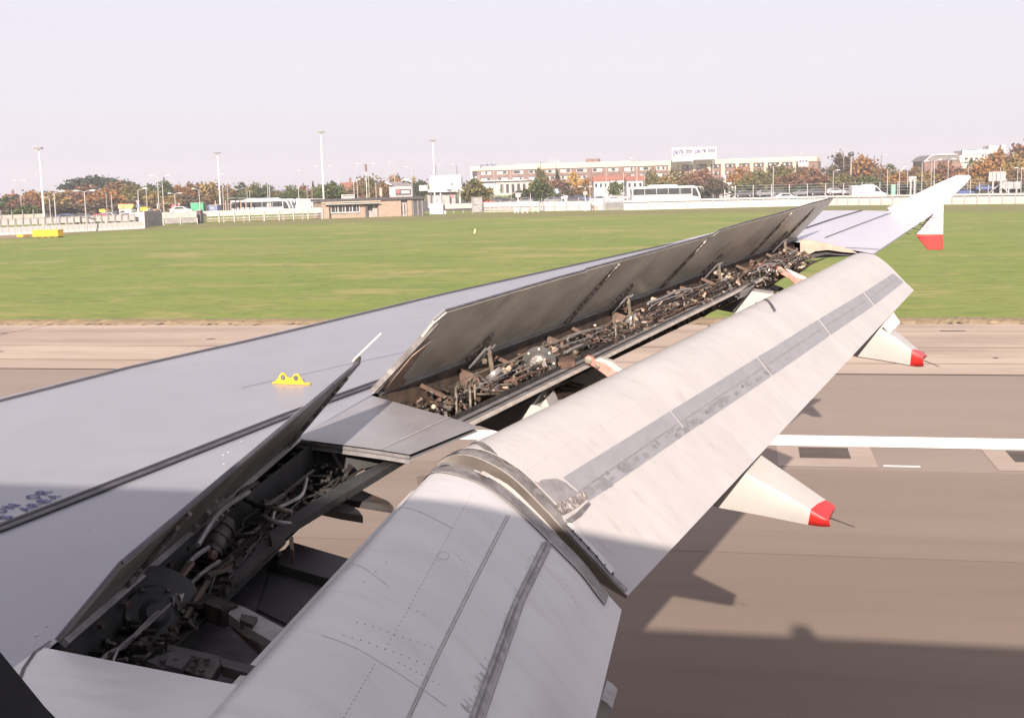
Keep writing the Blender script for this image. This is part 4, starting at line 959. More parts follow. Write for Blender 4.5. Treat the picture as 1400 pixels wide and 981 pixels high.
# ---- flap track fairings: dark fixed front, white moving tail with red tip
def tailcone(px_top, px_bot, px_ridge, red_top, red_bot, tip, Y, wd, name_lab):
    """side face polygon (px_top/px_bot from front to tip), ridge gives the far upper edge"""
    t = [atY(*q, Y) for q in px_top]; b = [atY(*q, Y + .02) for q in px_bot]; r = [atY(*q, Y + wd) for q in px_ridge]
    k = len(t); far = [bb + np.array([0, wd * .9, 0]) for bb in b]
    G = []
    for i in range(k):
        c = [t[i], t[i] * .8 + b[i] * .2 + np.array([0, -.012, 0]), t[i] * .35 + b[i] * .65 + np.array([0, -.010, 0]), b[i] + np.array([0, .0, 0]), b[i] * .7 + far[i] * .3 + np.array([0, 0, -.015]), far[i], r[i] * .5 + far[i] * .5 + np.array([0, .02, 0]), r[i] + np.array([0, 0, -.004]), r[i] * .5 + t[i] * .5 + np.array([0, 0, .006])]
        G.append(c)
    G = np.array(G); body = MB().grid(np.concatenate([G, G[:, :1]], 1)[:-2 or None][:k - 2 + 0]); 
    body = MB().grid(np.concatenate([G[:k - 2], G[:k - 2, :1]], 1))
    o = body.build('flap_track_fairing', M_fair, jet, smooth=28); o['label'] = name_lab
    red = MB().grid(np.concatenate([G[k - 3:], G[k - 3:, :1]], 1)); red.add(G[-1], [tuple(range(9))])
    red.build('red_tip', M_red, o, smooth=50)
    tipc = G[-1].mean(0); e = atY(*tip, Y + wd * .5)
    MB().tube([tipc, e], [.005, .003], 5).build('static_wick', M_dkst, o)
    return o
tailcone([(1000, 632), (1030, 652), (1070, 674), (1108, 696), (1121, 704), (1133, 709)], [(955, 686), (985, 694), (1040, 704), (1104.5, 717), (1122, 719.5), (1135, 719.5)],
         [(1018, 605), (1048, 626), (1090, 655), (1129, 682), (1138, 687), (1143, 692)], None, None, (1168, 720), 7.0, .21, 'inner white flap track fairing with red tip')
tailcone([(1180, 440), (1204, 449), (1225, 462), (1246, 478), (1254, 483), (1261, 488)], [(1150, 480), (1172, 487), (1205, 492), (1244, 499), (1255, 500.5), (1263, 500)],
         [(1196, 436), (1217, 446), (1238, 462), (1257, 478), (1263, 480.5), (1268, 486)], None, None, (1284, 501), 10.9, .22, 'outer white flap track fairing with red tip')
def front_fairing(Y, Xr, dark_px, white_px, lab):
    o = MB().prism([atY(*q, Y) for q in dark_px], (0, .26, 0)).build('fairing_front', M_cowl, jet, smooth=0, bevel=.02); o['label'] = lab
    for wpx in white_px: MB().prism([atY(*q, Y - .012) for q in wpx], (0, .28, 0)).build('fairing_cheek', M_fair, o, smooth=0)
    return o
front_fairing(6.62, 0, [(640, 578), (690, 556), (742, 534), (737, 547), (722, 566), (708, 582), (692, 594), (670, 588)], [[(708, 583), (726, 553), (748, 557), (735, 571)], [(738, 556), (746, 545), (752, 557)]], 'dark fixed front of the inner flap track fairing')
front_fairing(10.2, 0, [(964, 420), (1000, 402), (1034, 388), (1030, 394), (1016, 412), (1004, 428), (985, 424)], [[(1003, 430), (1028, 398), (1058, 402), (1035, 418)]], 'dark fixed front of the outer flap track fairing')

# ================================================================== AIRFIELD EDGE AND BACKGROUND
def dep(px, depth, py=260): d = ray(px, py); return CC + d * depth            # point on a sight line at a given distance
def zat(px, py, depth): return float(dep(px, depth, py)[2])
def gpt(px, depth): p = dep(px, depth); return np.array([p[0], p[1], 0.0])
RIGHT = np.array([CR[0], CR[1], 0]); RIGHT /= np.linalg.norm(RIGHT)
yaw = math.atan2(RIGHT[1], RIGHT[0])
def ppm(depth): return F_PX / depth

# ---- perimeter walls and fences
def wall(name, label, px0, px1, g0, g1, h, mt, th=.25, bands=None, n=1, par_name='panel', post=None, cop=None, cat='wall'):
    """straight wall between two ground points seen at (px0,g0),(px1,g1)"""
    A_, B_ = atZ(px0, g0), atZ(px1, g1); L = np.linalg.norm(B_ - A_); d = (B_ - A_) / L; nn = np.array([d[1], -d[0], 0]); nn = nn if nn[1] < 0 else -nn
    o = thing(name, label, cat, (A_ + B_) / 2)
    pm = None
    for i in range(n):
        c = A_ + d * L * (i + .5) / n; w_ = L / n - (.04 if n > 1 else 0)
        if pm is None:
            b = MB()
            for z0, z1, off in (bands or [(0, h, 0)]): b.box((0, off, (z0 + z1) / 2), (w_, th, z1 - z0))
            pm = b.mesh(par_name, 0)
        q = inst(pm, par_name, mt, o, c - (A_ + B_) / 2, (0, 0, math.atan2(d[1], d[0])))
    return o, A_, B_, d, L, nn
def add_posts(o, A_, B_, d, L, n, h, r, mt, off=0.0, z0=0.0, name='post', ends=True):
    c0 = (A_ + B_) / 2; me = MB().box((0, 0, (h + z0) / 2), (r * 2, r * 2, h - z0)).mesh(name, 0); nn = np.array([d[1], -d[0], 0]); nn = nn if nn[1] < 0 else -nn
    for i in range(n + 1): inst(me, name, mt, o, A_ + d * L * i / n + nn * off - c0, (0, 0, math.atan2(d[1], d[0])))
def add_rail(o, A_, B_, d, z, hh, tt, mt, off=0.0, name='rail'):
    nn = np.array([d[1], -d[0], 0]); nn = nn if nn[1] < 0 else -nn
    MB().bar(A_ + nn * off + (0, 0, z), B_ + nn * off + (0, 0, z), tt, hh).build(name, mt, o, smooth=0)

# long white wall on the right
for (a, b, lab) in [((853, 287.5), (1130, 280.8), 'white panelled boundary wall behind the flap track, left stretch below the white coach'), ((1130, 280.8), (1520, 277.5), 'white panelled boundary wall at the right, behind the wing tip')]:
    n = 16 if b[0] < 1200 else 23
    W_ = wall('boundary_wall', lab, a[0], b[0], a[1], b[1], 1.1, M_conc, .2, n=n)
    o, A_, B_, d, L, nn = W_
    add_posts(o, A_, B_, d, L, n, 1.32, .07, M_gconc, .12)
    add_rail(o, A_, B_, d, 1.42, .26, .24, M_conc, 0.0, 'coping')
    add_rail(o, A_, B_, d, 1.19, .17, .05, M_dpost, .07, 'painted_gap_shade')  # dark board painted in as the shaded slot under the coping
    add_rail(o, A_, B_, d, .52, .03, .02, M_gconc, .11, 'panel_ledge')
# chain link fence with posts beyond the right wall
A_, B_ = gpt(1005, 232), gpt(1450, 232); L = np.linalg.norm(B_ - A_); d = (B_ - A_) / L
o = thing('chain_link_fence', 'tall grey chain link fence standing behind the white wall', 'fence', (A_ + B_) / 2)
add_posts(o, A_, B_, d, L, 18, 3.4, .06, M_post)
for z in (1.8, 2.3, 2.8, 3.3): add_rail(o, A_, B_, d, z, .03, .03, M_mesh, 0, 'wire')
# middle stretch
Wm = wall('boundary_wall', 'cream wall with fence posts between the mesh gates', 742, 826, 288.5, 287.3, 1.55, M_conc, .25, n=5); add_posts(*Wm[:5], 5, 2.2, .06, M_post, .3)
add_rail(Wm[0], Wm[1], Wm[2], Wm[3], .75, .05, .05, M_gconc, .2, 'ledge')
Wm = wall('boundary_wall', 'cream wall with clutter in front, right of the first mesh gate', 659, 738, 290, 288.6, 1.65, M_conc, .25, [(.85, 1.65, 0), (0, .12, 0)], n=4); add_posts(*Wm[:5], 6, 1.9, .05, M_post, .3)
add_rail(Wm[0], Wm[1], Wm[2], Wm[3], .5, .5, .1, M_gconc, -.1, 'lower_board')
Wm = wall('boundary_wall', 'cream wall beam on dark supports right of the pale blue box', 607, 646, 292.2, 290.8, 1.6, M_cwall, .25, [(.8, 1.6, 0)], n=2)
add_rail(Wm[0], Wm[1], Wm[2], Wm[3], .68, .18, .3, M_roofd, 0, 'dark_rail'); add_posts(*Wm[:5], 3, .8, .08, M_post, 0)  # dark rail running below the cream band
# left stretch beside the low building
Wm = wall('boundary_wall', 'cream wall band in front of the left coach', 278, 440, 305, 299.3, 1.75, M_cwall, .22, [(.95, 1.75, 0)], n=6); add_posts(*Wm[:5], 8, 1.55, .06, M_wht, .35); add_rail(Wm[0], Wm[1], Wm[2], Wm[3], .62, .16, .1, M_gconc, 0, 'guard_rail'); add_rail(Wm[0], Wm[1], Wm[2], Wm[3], .25, .14, .1, M_tanbr, 0, 'kick_board'); add_posts(*Wm[:5], 6, .95, .1, M_gconc, -.1)
Wm = wall('boundary_wall', 'white wall block with grey lower boards right of the mesh gate', 223, 269, 308, 306, 1.85, M_conc, .25, [(.95, 1.85, 0)], n=2); add_rail(Wm[0], Wm[1], Wm[2], Wm[3], .55, .7, .2, M_gconc, -.02, 'lower_board'); add_rail(Wm[0], Wm[1], Wm[2], Wm[3], .18, .06, .3, M_dpost, .05, 'dark_gap'); add_posts(*Wm[:5], 2, .9, .05, M_wht, .2)
A_ = atZ(273.5, 305.5); o = thing('gate_pier', 'dark grey square gate pier between two cream walls', 'pier', A_)
MB().box(A_ + (0, 0, .95), (.72, .72, 1.9)).build('shaft', M_dpost, o, smooth=0); MB().box(A_ + (0, 0, 1.93), (.85, .85, .1)).build('cap', M_gconc, o, smooth=0)
def mesh_gate(px0, px1, g0, g1, h, lab, brace=True):
    A_, B_ = atZ(px0, g0), atZ(px1, g1); L = np.linalg.norm(B_ - A_); d = (B_ - A_) / L
    o = thing('mesh_gate', lab, 'gate', (A_ + B_) / 2)
    add_posts(o, A_, B_, d, L, 1, h, .07, M_post)
    n = int(L / .14); me = MB().box((0, 0, h / 2), (.035, .03, h - .1)).mesh('bar', 0); bars = MB()
    for i in range(1, n): bars.box(A_ + d * L * i / n + (0, 0, h / 2), (.045, .03, h - .1))
    tag(bars.build('bar', M_mesh, o, smooth=0), kind='stuff')
    for z in (.12, h * .5, h - .1): add_rail(o, A_, B_, d, z, .06, .05, M_post)
    if brace: MB().bar(A_ + (0, 0, h * .8), B_ + (0, 0, .1), .05, .05).build('brace', M_post, o, smooth=0)
mesh_gate(198, 221, 311.5, 309, 2.3, 'grey mesh gate in the wall by the white barriers'); mesh_gate(646, 659, 291.3, 290.4, 2.7, 'tall braced mesh gate right of the pavilion')
mesh_gate(737, 743, 289.3, 288.8, 1.7, 'narrow grey mesh gate below the hotel', False); mesh_gate(827, 853, 287.6, 287.2, 2.5, 'wide mesh gate left of the white coach', False)
# white barrier blocks in a row at the far left
A_, B_ = atZ(-40, 324), atZ(196, 312.6); L = np.linalg.norm(B_ - A_); d = (B_ - A_) / L; rz = math.atan2(d[1], d[0])
prof = [(-.38, 0), (.38, 0), (.38, .12), (.2, .35), (.13, .95), (-.13, .95), (-.2, .35), (-.38, .12)]
NB = 30; bl = L / NB
bme = MB().prism([(-(bl * .46), y, z) for y, z in prof], (bl * .92, 0, 0)).mesh('barrier_block', 0)
for i in range(NB):
    q = inst(bme, 'barrier_block', M_gconc if False else M_conc, None, A_ + d * bl * (i + .5), (0, 0, rz)); tag(q, 'white concrete barrier block in the row along the bare earth', 'barrier', 'white barrier blocks at the far left')
Wm = wall('low_wall', 'white capped wall behind the row of barrier blocks', -40, 178, 322, 312.2, 1.75, M_conc, .2, [(1.05, 1.75, 0)], n=22); add_posts(*Wm[:5], 22, 1.9, .09, M_post, .12); add_rail(Wm[0], Wm[1], Wm[2], Wm[3], 1.82, .08, .26, M_gconc, 0, 'cap')
for ob_ in (Wm[0],): ob_.location.y += 1.2
Wm = wall('low_wall', 'white block wall end beside the mesh gate', 178, 197, 311.6, 311, 2.1, M_conc, .5, n=1)
Wm = wall('boundary_wall', 'cream boundary wall behind the barriers at the left edge', -60, 60, 310, 305, 1.6, M_cwall, .25, n=4); add_rail(Wm[0], Wm[1], Wm[2], Wm[3], .5, .25, .3, M_gconc, 0, 'lower_rail'); add_posts(*Wm[:5], 8, 2.4, .05, M_post, .2)
# yellow boxes on the grass edge
def yellow_box(px0, px1, g, h, lab):
    A_, B_ = atZ(px0, g), atZ(px1, g); c = (A_ + B_) / 2; L = abs(B_[0] - A_[0]); o = thing('yellow_container', lab, 'container', c)
    MB().box(c + (0, 0, h * .56), (L, 1.2, h * .88)).build('body', M_yel, o, smooth=0, bevel=.04)
    MB().box(c + (0, 0, h + .03), (L * 1.02, 1.26, .06)).build('lid', M_yel, o, smooth=0)
    for k in range(4): MB().box(c + ((k - 1.5) * L * .26, 0, h * .06), (L * .12, 1.1, h * .12)).build('skid', M_dpost, o, smooth=0)
    for k in range(5): MB().box(c + ((k - 2) * L * .22, -.61, h * .55), (.05, .04, h * .8)).build('rib', M_yel, o, smooth=0)
yellow_box(52.5, 80, 324.5, .78, 'long yellow container on the grass edge by the barriers'); yellow_box(28, 35, 324, .22, 'tiny yellow box left of the long yellow container')
# small marker in the grass
A_ = atZ(649, 319); o = thing('taxiway_marker', 'short pale yellow marker peg standing in the grass', 'marker', A_)
MB().prism([A_ + (-.11, 0, 0), A_ + (.05, 0, 0), A_ + (.12, 0, .42), A_ + (-.02, 0, .42)], (0, .1, 0)).build('peg', M_yel, o, smooth=0); MB().prism([A_ + (-.04, -.01, 0), A_ + (.05, -.01, 0), A_ + (.12, -.01, .4), A_ + (.03, -.01, .4)], (0, .02, 0)).build('white_face', M_wht, o, smooth=0)

# ---- masts and lamps
def pole(name, lab, px, ytop, depth, r0=.1, r1=.08, arms='', al=1.2, mt=M_post, head=True, base=None, cat='street lamp', grp=None, hd=None):
    p = gpt(px, depth); 
    top = zat(px, ytop, depth); z0 = 0.0 if base is None else zat(px, base, depth); z0 = 0.0
    o = thing(name, lab, cat, p, grp)
    MB().tube([p, p + (0, 0, top * .5), p + (0, 0, top)], [r0, (r0 + r1) / 2, r1], 7).build('pole', mt, o)
    for a in arms:
        s_ = -1 if a in 'Ll' else 1; e = p + RIGHT * s_ * al + (0, 0, top + (.12 if a in 'lr' else .22))
        MB().tube([p + (0, 0, top - .05), p + RIGHT * s_ * al * .5 + (0, 0, top + .1), e], .035, 5).build('arm', mt, o)
        if head: MB().lathe(e - RIGHT * s_ * .35, RIGHT * s_, [(0, .05), (.12, .10), (.6, .11), (.75, .04)], 8).build('lamp_head', hd or M_wht, o)
    if not arms and head: MB().lathe(p + (0, 0, top), (0, 0, 1), [(0, r1), (.05, r1 * 1.6), (.14, r1 * .6)], 8).build('cap', mt, o)
    return o
def mast(px, ytop, depth, lab):
    o = pole('light_mast', lab, px, ytop, depth, .16, .10, '', mt=M_mast, head=False, cat='mast'); p = gpt(px, depth); top = zat(px, ytop, depth)
    MB().box(p + (0, 0, top + .1), (1.1, .5, .18)).build('lamp_platform', M_dpost, o, smooth=0)
    for k in (-1, 0, 1): MB().lathe(p + (k * .42, -.25, top + .12), (0, -1, -.6), [(0, .12), (.2, .2)], 7).build('floodlight', M_gconc, o)
    MB().lathe(p, (0, 0, 1), [(0, .5), (.5, .45), (.55, .28)], 8).build('base', M_gconc, o)
mast(57.5, 204, 178, 'tall white light mast at the far left, above the barriers'); mast(300, 210, 230, 'tall white light mast left of the white coach')
mast(442, 182, 205, 'tallest white light mast, above the low flat building'); mast(594, 193, 240, 'tall white light mast rising behind the arched pavilion')
LP = [(27.5, 248, 260, 'LR', 'double headed lamp against the sky at the far left'), (73.5, 264, 150, 'R', 'lamp with one right arm beside the left mast'), (66.5, 271, 200, 'L', 'short lamp with a left arm beside the left mast'),
      (115, 262, 150, 'lr', 'double headed lamp behind the barrier blocks'), (151.5, 266, 200, '', 'plain white post left of the yellow trailer'), (144.5, 263, 260, '', 'short white post before the brown bushes'),
      (188.3, 260, 170, 'R', 'lamp with a right arm beside the road signs'), (199.7, 249, 230, '', 'slim white post right of the road signs'), (216, 242, 200, 'L', 'tall lamp by the mesh gate with its head to the left'),
      (222.3, 242, 210, 'R', 'tall lamp by the mesh gate with its head to the right'), (238.5, 265, 230, 'lr', 'small double lamp above the red awning'), (272, 259.5, 220, 'L', 'lamp with a left arm above the green shed'),
      (304.5, 253, 240, '', 'slim post just right of the second mast'), (310.7, 239.5, 260, 'L', 'tall lamp right of the second mast'), (337.5, 261, 280, '', 'short post behind the coach, near its rear'), (341, 261, 285, '', 'short post behind the coach, beside another post'),
      (366, 252, 235, '', 'white post rising over the coach roof'), (368.5, 253, 240, '', 'second white post rising over the coach roof'), (408, 253.5, 235, '', 'white post just right of the parked coaches'), (419.5, 234.5, 300, 'L', 'tall thin lamp left of the tallest mast'),
      (426.5, 250, 280, '', 'thin post left of the tallest mast'), (443.5, 228.5, 300, 'LR', 'double headed lamp directly behind the tallest mast'), (463, 233, 270, '', 'thin tall post over the flat roof'), (484, 246.5, 240, 'r', 'white lamp over the roof sign, left one of a pair'),
      (488.8, 246.5, 242, '', 'white post over the roof sign, right one of a pair'), (504.5, 240, 250, '', 'white post beside the red topped pole'), (514, 250, 240, '', 'short white post over the buff wall'), (532, 223, 300, '', 'thin tall post left of the shop fascia'),
      (540, 222.5, 290, 'L', 'tall lamp above the shop fascia'), (563.5, 229, 260, 'l', 'lamp with a dark head right of the gabled roofs'), (687, 241, 300, '', 'slim post in front of the hotel portico'), (675.5, 230, 310, '', 'slim tall post in front of the left hotel bays'),
      (698.6, 226, 310, 'r', 'slim tall lamp in front of the hotel, left part'), (655, 240, 260, 'R', 'lamp beside the olive tree by the hotel'), (725, 265, 230, '', 'short post by the cream wall below the hotel'), (800, 256, 235, 'lr', 'white T shaped post before the car park'),
      (806.6, 250, 250, '', 'thin post right of the T shaped post'), (829, 219, 270, '', 'tall white post in front of the white house'), (852.7, 236, 255, 'R', 'lamp with a bent arm at the rear of the right coach'), (871, 217, 240, 'l', 'tall white post rising over the right coach'),
      (881.5, 240, 260, '', 'short white post above the right coach'), (975, 218, 300, '', 'slim post below the right billboard'), (1057, 228, 228, 'r', 'thick white lamp pole behind the wall, centre right'), (1087, 211, 330, 'LR', 'white gull wing lamp in front of the hotel end'),
      (1128.5, 216, 330, 'l', 'thin white lamp right of the hotel end'), (1139, 234, 250, 'R', 'lamp with a right arm left of the white van'), (1153, 209, 330, 'LR', 'white gull wing lamp before the tall mauve tree'), (1213, 232, 228, '', 'thick white post right of the white van'),
      (1229.5, 230, 235, 'R', 'white lamp post between the van and the wing tip, left one'), (1240.5, 232, 240, 'L', 'white lamp post between the van and the wing tip, right one'), (1260, 222, 228, 'R', 'white lamp with a long right arm behind the wing tip'), (1276.7, 220, 228, 'R', 'white lamp behind the middle of the wing tip fence'),
      (1295.5, 219, 228, 'R', 'white lamp behind the top of the wing tip fence'), (1273, 212, 260, '', 'thin white post before the brick building'), (1367, 230, 228, '', 'white post in front of the grey sign back'), (1323, 231, 250, 'L', 'thin post just right of the fence tip'),
      (1390.5, 232, 232, 'R', 'white lamp at the right edge, left one of a pair'), (1395.7, 231, 228, 'L', 'white lamp at the right edge, right one of a pair'), (1339, 249, 235, '', 'short grey post right of the fence tip')]
for px, yt, dp, arms, lab in LP:
    thick_ = .085 if dp < 245 else .07
    pole('street_lamp' if arms else 'lamp_post', lab, px, yt, dp, thick_, thick_ * .75, arms, 1.0 if dp < 300 else 1.7, cat='street lamp' if arms else 'post')
for px, yt, dp, arms, lab in [(596.5, 227, 300, 'r', 'thin dark lamp left above the pavilion roof'), (625.5, 226.5, 300, 'L', 'thin dark lamp right above the pavilion roof'), (1194.5, 213, 300, '', 'thin dark post over the orange tree'), (1204, 213, 300, 'r', 'thin dark lamp over the green tree'), (740, 222, 330, '', 'dark thin post on the hotel skyline, left part'), (761, 224, 330, '', 'dark thin post before the conifer by the hotel')]:
    pole('street_lamp' if arms else 'lamp_post', lab, px, yt, dp, .09, .07, arms, .9, M_dpost, cat='street lamp' if arms else 'post')
o = pole('signal_pole', 'white pole with a dark red top over the flat building', 501.3, 225, 250, .12, .1, 'lr', 1.6, cat='pole'); p = gpt(501.3, 250)
MB().box(p + (0, 0, zat(501, 229.5, 250)), (.4, .4, 1.5)).build('red_top', M_brick, o, smooth=0)
o = pole('beacon_pole', 'pole with a dark ball on top beside the mauve tree', 1163, 214, 320, .16, .14, '', mt=M_post, head=False, cat='pole'); p = gpt(1163, 320)
MB().lathe(p + (0, 0, zat(1163, 214, 320)), (0, 0, 1), [(0, .3), (.15, .65), (.6, .85), (1.1, .6), (1.3, .1)], 10).build('ball', M_dpost, o)

# ---- low flat-roofed building with a window strip
A_, B_ = atZ(440.5, 299.3), atZ(581, 294.5); L = np.linalg.norm(B_ - A_); d = (B_ - A_) / L; nn = np.array([d[1], -d[0], 0]); Z = np.array([0, 0, 1.0])
o = thing('flat_roofed_building', 'low buff brick building with dark flat roof and a strip of windows', 'building', (A_ + B_) / 2)
def lb(u, z, off=0): return A_ + d * L * u + nn * off + Z * z
uu = lambda px: float(np.clip((px - 440.5) / (581 - 440.5), -.1, 1.1))
def lbox(px0, px1, z0, z1, o0, o1, name, mt, par=None):
    a, b = uu(px0), uu(px1); c = (lb(a, z0, o0) + lb(b, z1, o1)) / 2
    return MB().box(c, (abs(b - a) * L, abs(o1 - o0), z1 - z0), (d, nn, Z)).build(name, mt, par or o, smooth=0)
lbox(440.5, 452, 0, 2.55, -5, 0, 'end_wall', M_tanbr); lbox(452, 500, 0, 2.55, -5, -.35, 'recessed_wall', M_tanbr); lbox(500, 517, 0, 2.55, -5, -.9, 'porch_wall', M_gconc)
lbox(517, 548, 0, 2.62, -5, 0, 'buff_wall', M_tanbr); lbox(548, 557, 0, 2.6, -5, -.6, 'dark_recess', M_gconc); lbox(557, 563, 0, 2.62, -5, 0, 'buff_pier', M_tanbr); lbox(563, 581, 0, 2.7, -5, -.15, 'grey_annex', M_dpost)
rf = lbox(438, 583, 2.62, 3.0, -5.3, .35, 'roof', M_roofd); lbox(440, 520, 2.42, 2.62, -.3, .22, 'fascia', M_hcream); lbox(444, 518, 2.16, 2.28, -.3, .7, 'canopy', M_wht)
for k in range(5):
    x0 = 452.5 + k * 9.6
    lbox(x0, x0 + 1.2, .95, 2.1, -.34, -.20, 'window_post', M_wht)
    if k < 4:
        wn = lbox(x0 + 1.2, x0 + 9.6, 1.0, 2.05, -.36, -.30, 'window', M_glass); lbox(x0 + 6.2, x0 + 6.9, 1.0, 2.05, -.3, -.26, 'glazing_bar', M_wht, wn)
lbox(452.5, 492, .78, .95, -.34, -.12, 'sill', M_wht); lbox(450, 452, 0, 2.1, -.2, .0, 'dark_jamb', M_dpost); lbox(499.5, 502, 0, 2.1, -.6, -.1, 'dark_jamb', M_dpost)
lbox(504, 512, 1.0, 2.0, -.92, -.86, 'window', M_glass); lbox(511, 512, .9, 2.05, -.9, -.8, 'window_post', M_wht); lbox(501, 512, .85, .97, -.9, -.8, 'sill', M_wht)
for x0 in (550, 554): lbox(x0, x0 + 1.3, .2, 1.9, -.62, -.56, 'slit_window', M_glass)
for x0 in (564, 571, 577): lbox(x0, x0 + .8, 0, 2.6, -.1, .05, 'door_post', M_post)
sg = lbox(472.5, 490, 3.0, 3.62, -2.2, -2.1, 'roof_sign', M_wht); lbox(473.5, 489, 3.33, 3.5, -2.1, -2.07, 'sign_band', M_roofg, sg); lbox(473.5, 489, 3.12, 3.22, -2.1, -2.07, 'sign_band', M_gconc, sg)
A2 = gpt(520.5, 240); q = thing('notice_board', 'narrow peach coloured upright board above the flat roof', 'sign', A2); z0 = zat(520, 268, 240); z1 = zat(520, 257, 240)
MB().box(A2 + (0, 0, (z0 + z1) / 2), (.55, .08, z1 - z0)).build('board', M_cream, q, smooth=0); MB().box(A2 + (0, .05, z0 / 2), (.1, .1, z0)).build('leg', M_post, q, smooth=0)

# ---- pale blue box
A_ = atZ(597, 292.5); o = thing('blue_cabinet', 'pale blue double door cabinet beside the low building', 'cabinet', A_); W_ = 18.5 / ppm(205)
for s_ in (-1, 1): MB().box(A_ + RIGHT * s_ * W_ / 4 + (0, 0, .86), (W_ / 2 - .04, .9, 1.72), (RIGHT, np.array([-RIGHT[1], RIGHT[0], 0]), Z)).build('door', M_lblue, o, smooth=0, bevel=.02)
MB().box(A_ + RIGHT * (W_ / 2 + .12) + (0, 0, .75), (.2, .9, 1.5)).build('side_post', M_dpost, o, smooth=0); MB().lathe(A_ + RIGHT * (W_ / 2 + .35) + (0, -.3, 0), (0, 0, 1), [(0, .22), (.5, .25), (.55, .1)], 8).build('white_drum', M_wht, o)

# ---- arched pavilion
dp = 262; p0 = gpt(588, dp); Lw = 42.5 / ppm(dp); zb, zt = zat(610, 258.5, dp), zat(610, 239, dp); sh_ = zat(610, 255, dp)
o = thing('arched_pavilion', 'white barrel roofed pavilion on a dark base with open arched end', 'pavilion', p0 + RIGHT * Lw / 2)
FWD = np.array([-RIGHT[1], RIGHT[0], 0]); rad = (zt - zb)
def arch(x, r, th=0): return [p0 + RIGHT * x + FWD * (r * 1.15 - r * 1.15 * math.cos(t)) + Z * (zb + r * math.sin(t)) for t in np.linspace(0, math.pi, 17)]
skew = lambda P, k: [p + RIGHT * k * (1 - i / 16) for i, p in enumerate(P)]
MB().grid([arch(0, rad), arch(Lw * .5, rad)]).build('barrel_roof', M_gloss, o); MB().grid([arch(Lw * .5 + .08, rad), arch(Lw, rad)]).build('barrel_roof', M_gloss, o)
en = MB().grid([arch(Lw, rad), arch(Lw + .05, rad), [p * .88 + (p0 + RIGHT * Lw + FWD * rad * 1.15 + Z * zb) * .12 for p in arch(Lw + .05, rad)]]).build('arch_rim', M_wht, o)
pl = arch(Lw - .3, rad * .9); MB().add(pl, [tuple(range(len(pl)))]).build('arched_glazing', M_glass, o)
MB().box(p0 + RIGHT * Lw * .5 + FWD * rad * 1.15 + Z * (zb - .3), (Lw + 1.0, rad * 2.5, .6), (RIGHT, FWD, Z)).build('floor_slab', M_gloss, o, smooth=0)
MB().box(p0 + RIGHT * Lw * .35 + FWD * rad * 1.3 + Z * (zb - .6) / 2, (Lw * .9, rad * 1.8, zb - .6), (RIGHT, FWD, Z)).build('base_wall', M_gconc, o, smooth=0)
for k in range(4): MB().box(p0 + RIGHT * Lw * (.02 + .31 * k) + FWD * .3 + Z * (zb - .6) / 2, (.3, .3, zb - .6), (RIGHT, FWD, Z)).build('column', M_wht if k % 2 else M_dpost, o, smooth=0)
MB().prism([dep(x_, dp - .2, y_) for x_, y_ in [(616, 254.5), (616.5, 250), (618, 249.5), (619.5, 250.5), (619.5, 254.5)]], FWD * .1).build('door', M_glass, o, smooth=0)
MB().prism([dep(x_, dp - .15, y_) for x_, y_ in [(587, 252.6), (603, 252.3), (603, 254.3), (587, 254.6)]], FWD * .1).build('lime_band', M_lime, o, smooth=0)
MB().box(gpt(580, dp) + Z * zat(580, 257, dp), (1.8, 1.5, 1.2)).build('porch_block', M_wht, o, smooth=0)

# ---- shop row with dark fascia and gabled roofs
dp = 275; a, b = gpt(533, dp), gpt(563, dp); L = np.linalg.norm(b - a); o = thing('shop_row', 'dark fascia shop row with white gables behind the flat roof', 'building', (a + b) / 2)
def sbox(px0, px1, y1, y0, name, mt, off=0.0, th=.3, par=None, D=None):
    D = D or dp; A1, B1 = dep(px0, D, y0), dep(px1, D, y1); c = (A1 + B1) / 2 + FWD * (off + th / 2); return MB().box(c, (np.dot(B1 - A1, RIGHT), th, B1[2] - A1[2]), (RIGHT, FWD, Z)).build(name, mt, par or o, smooth=0)
sbox(533, 563, 256, 285, 'wall', M_gconc, 0, 6); f_ = sbox(541, 562, 258.5, 267, 'fascia', M_roofd, -.2, .2); sbox(548.5, 560, 260.5, 264.5, 'fascia_panel', M_wht, -.26, .05, f_); MB().lathe(dep(544.5, dp - .3, 262), -FWD, [(0, .42), (.05, .42)], 12).build('red_disc', M_redp, f_)
sbox(533, 540.5, 258, 267, 'white_shutter', M_wht, -.2, .2); sbox(533, 562, 255, 257, 'eaves', M_wht, -.4, .3)
rfz = [dep(x_, dp, y_) for x_, y_ in [(531, 256), (533, 248.5), (561, 247.5), (564, 256)]]; MB().prism(rfz, FWD * 6).build('roof', M_roofg, o, smooth=0)
for pts in ([(527, 248.5), (536, 252.5), (535, 253.5), (526, 249.7)], [(549, 246.5), (553.5, 244), (563.5, 248.6), (563.5, 250), (553.5, 245.7), (549, 248)]): MB().prism([dep(x_, dp - 1, y_) for x_, y_ in pts], FWD * .8).build('barge_board', M_wht, o, smooth=0)

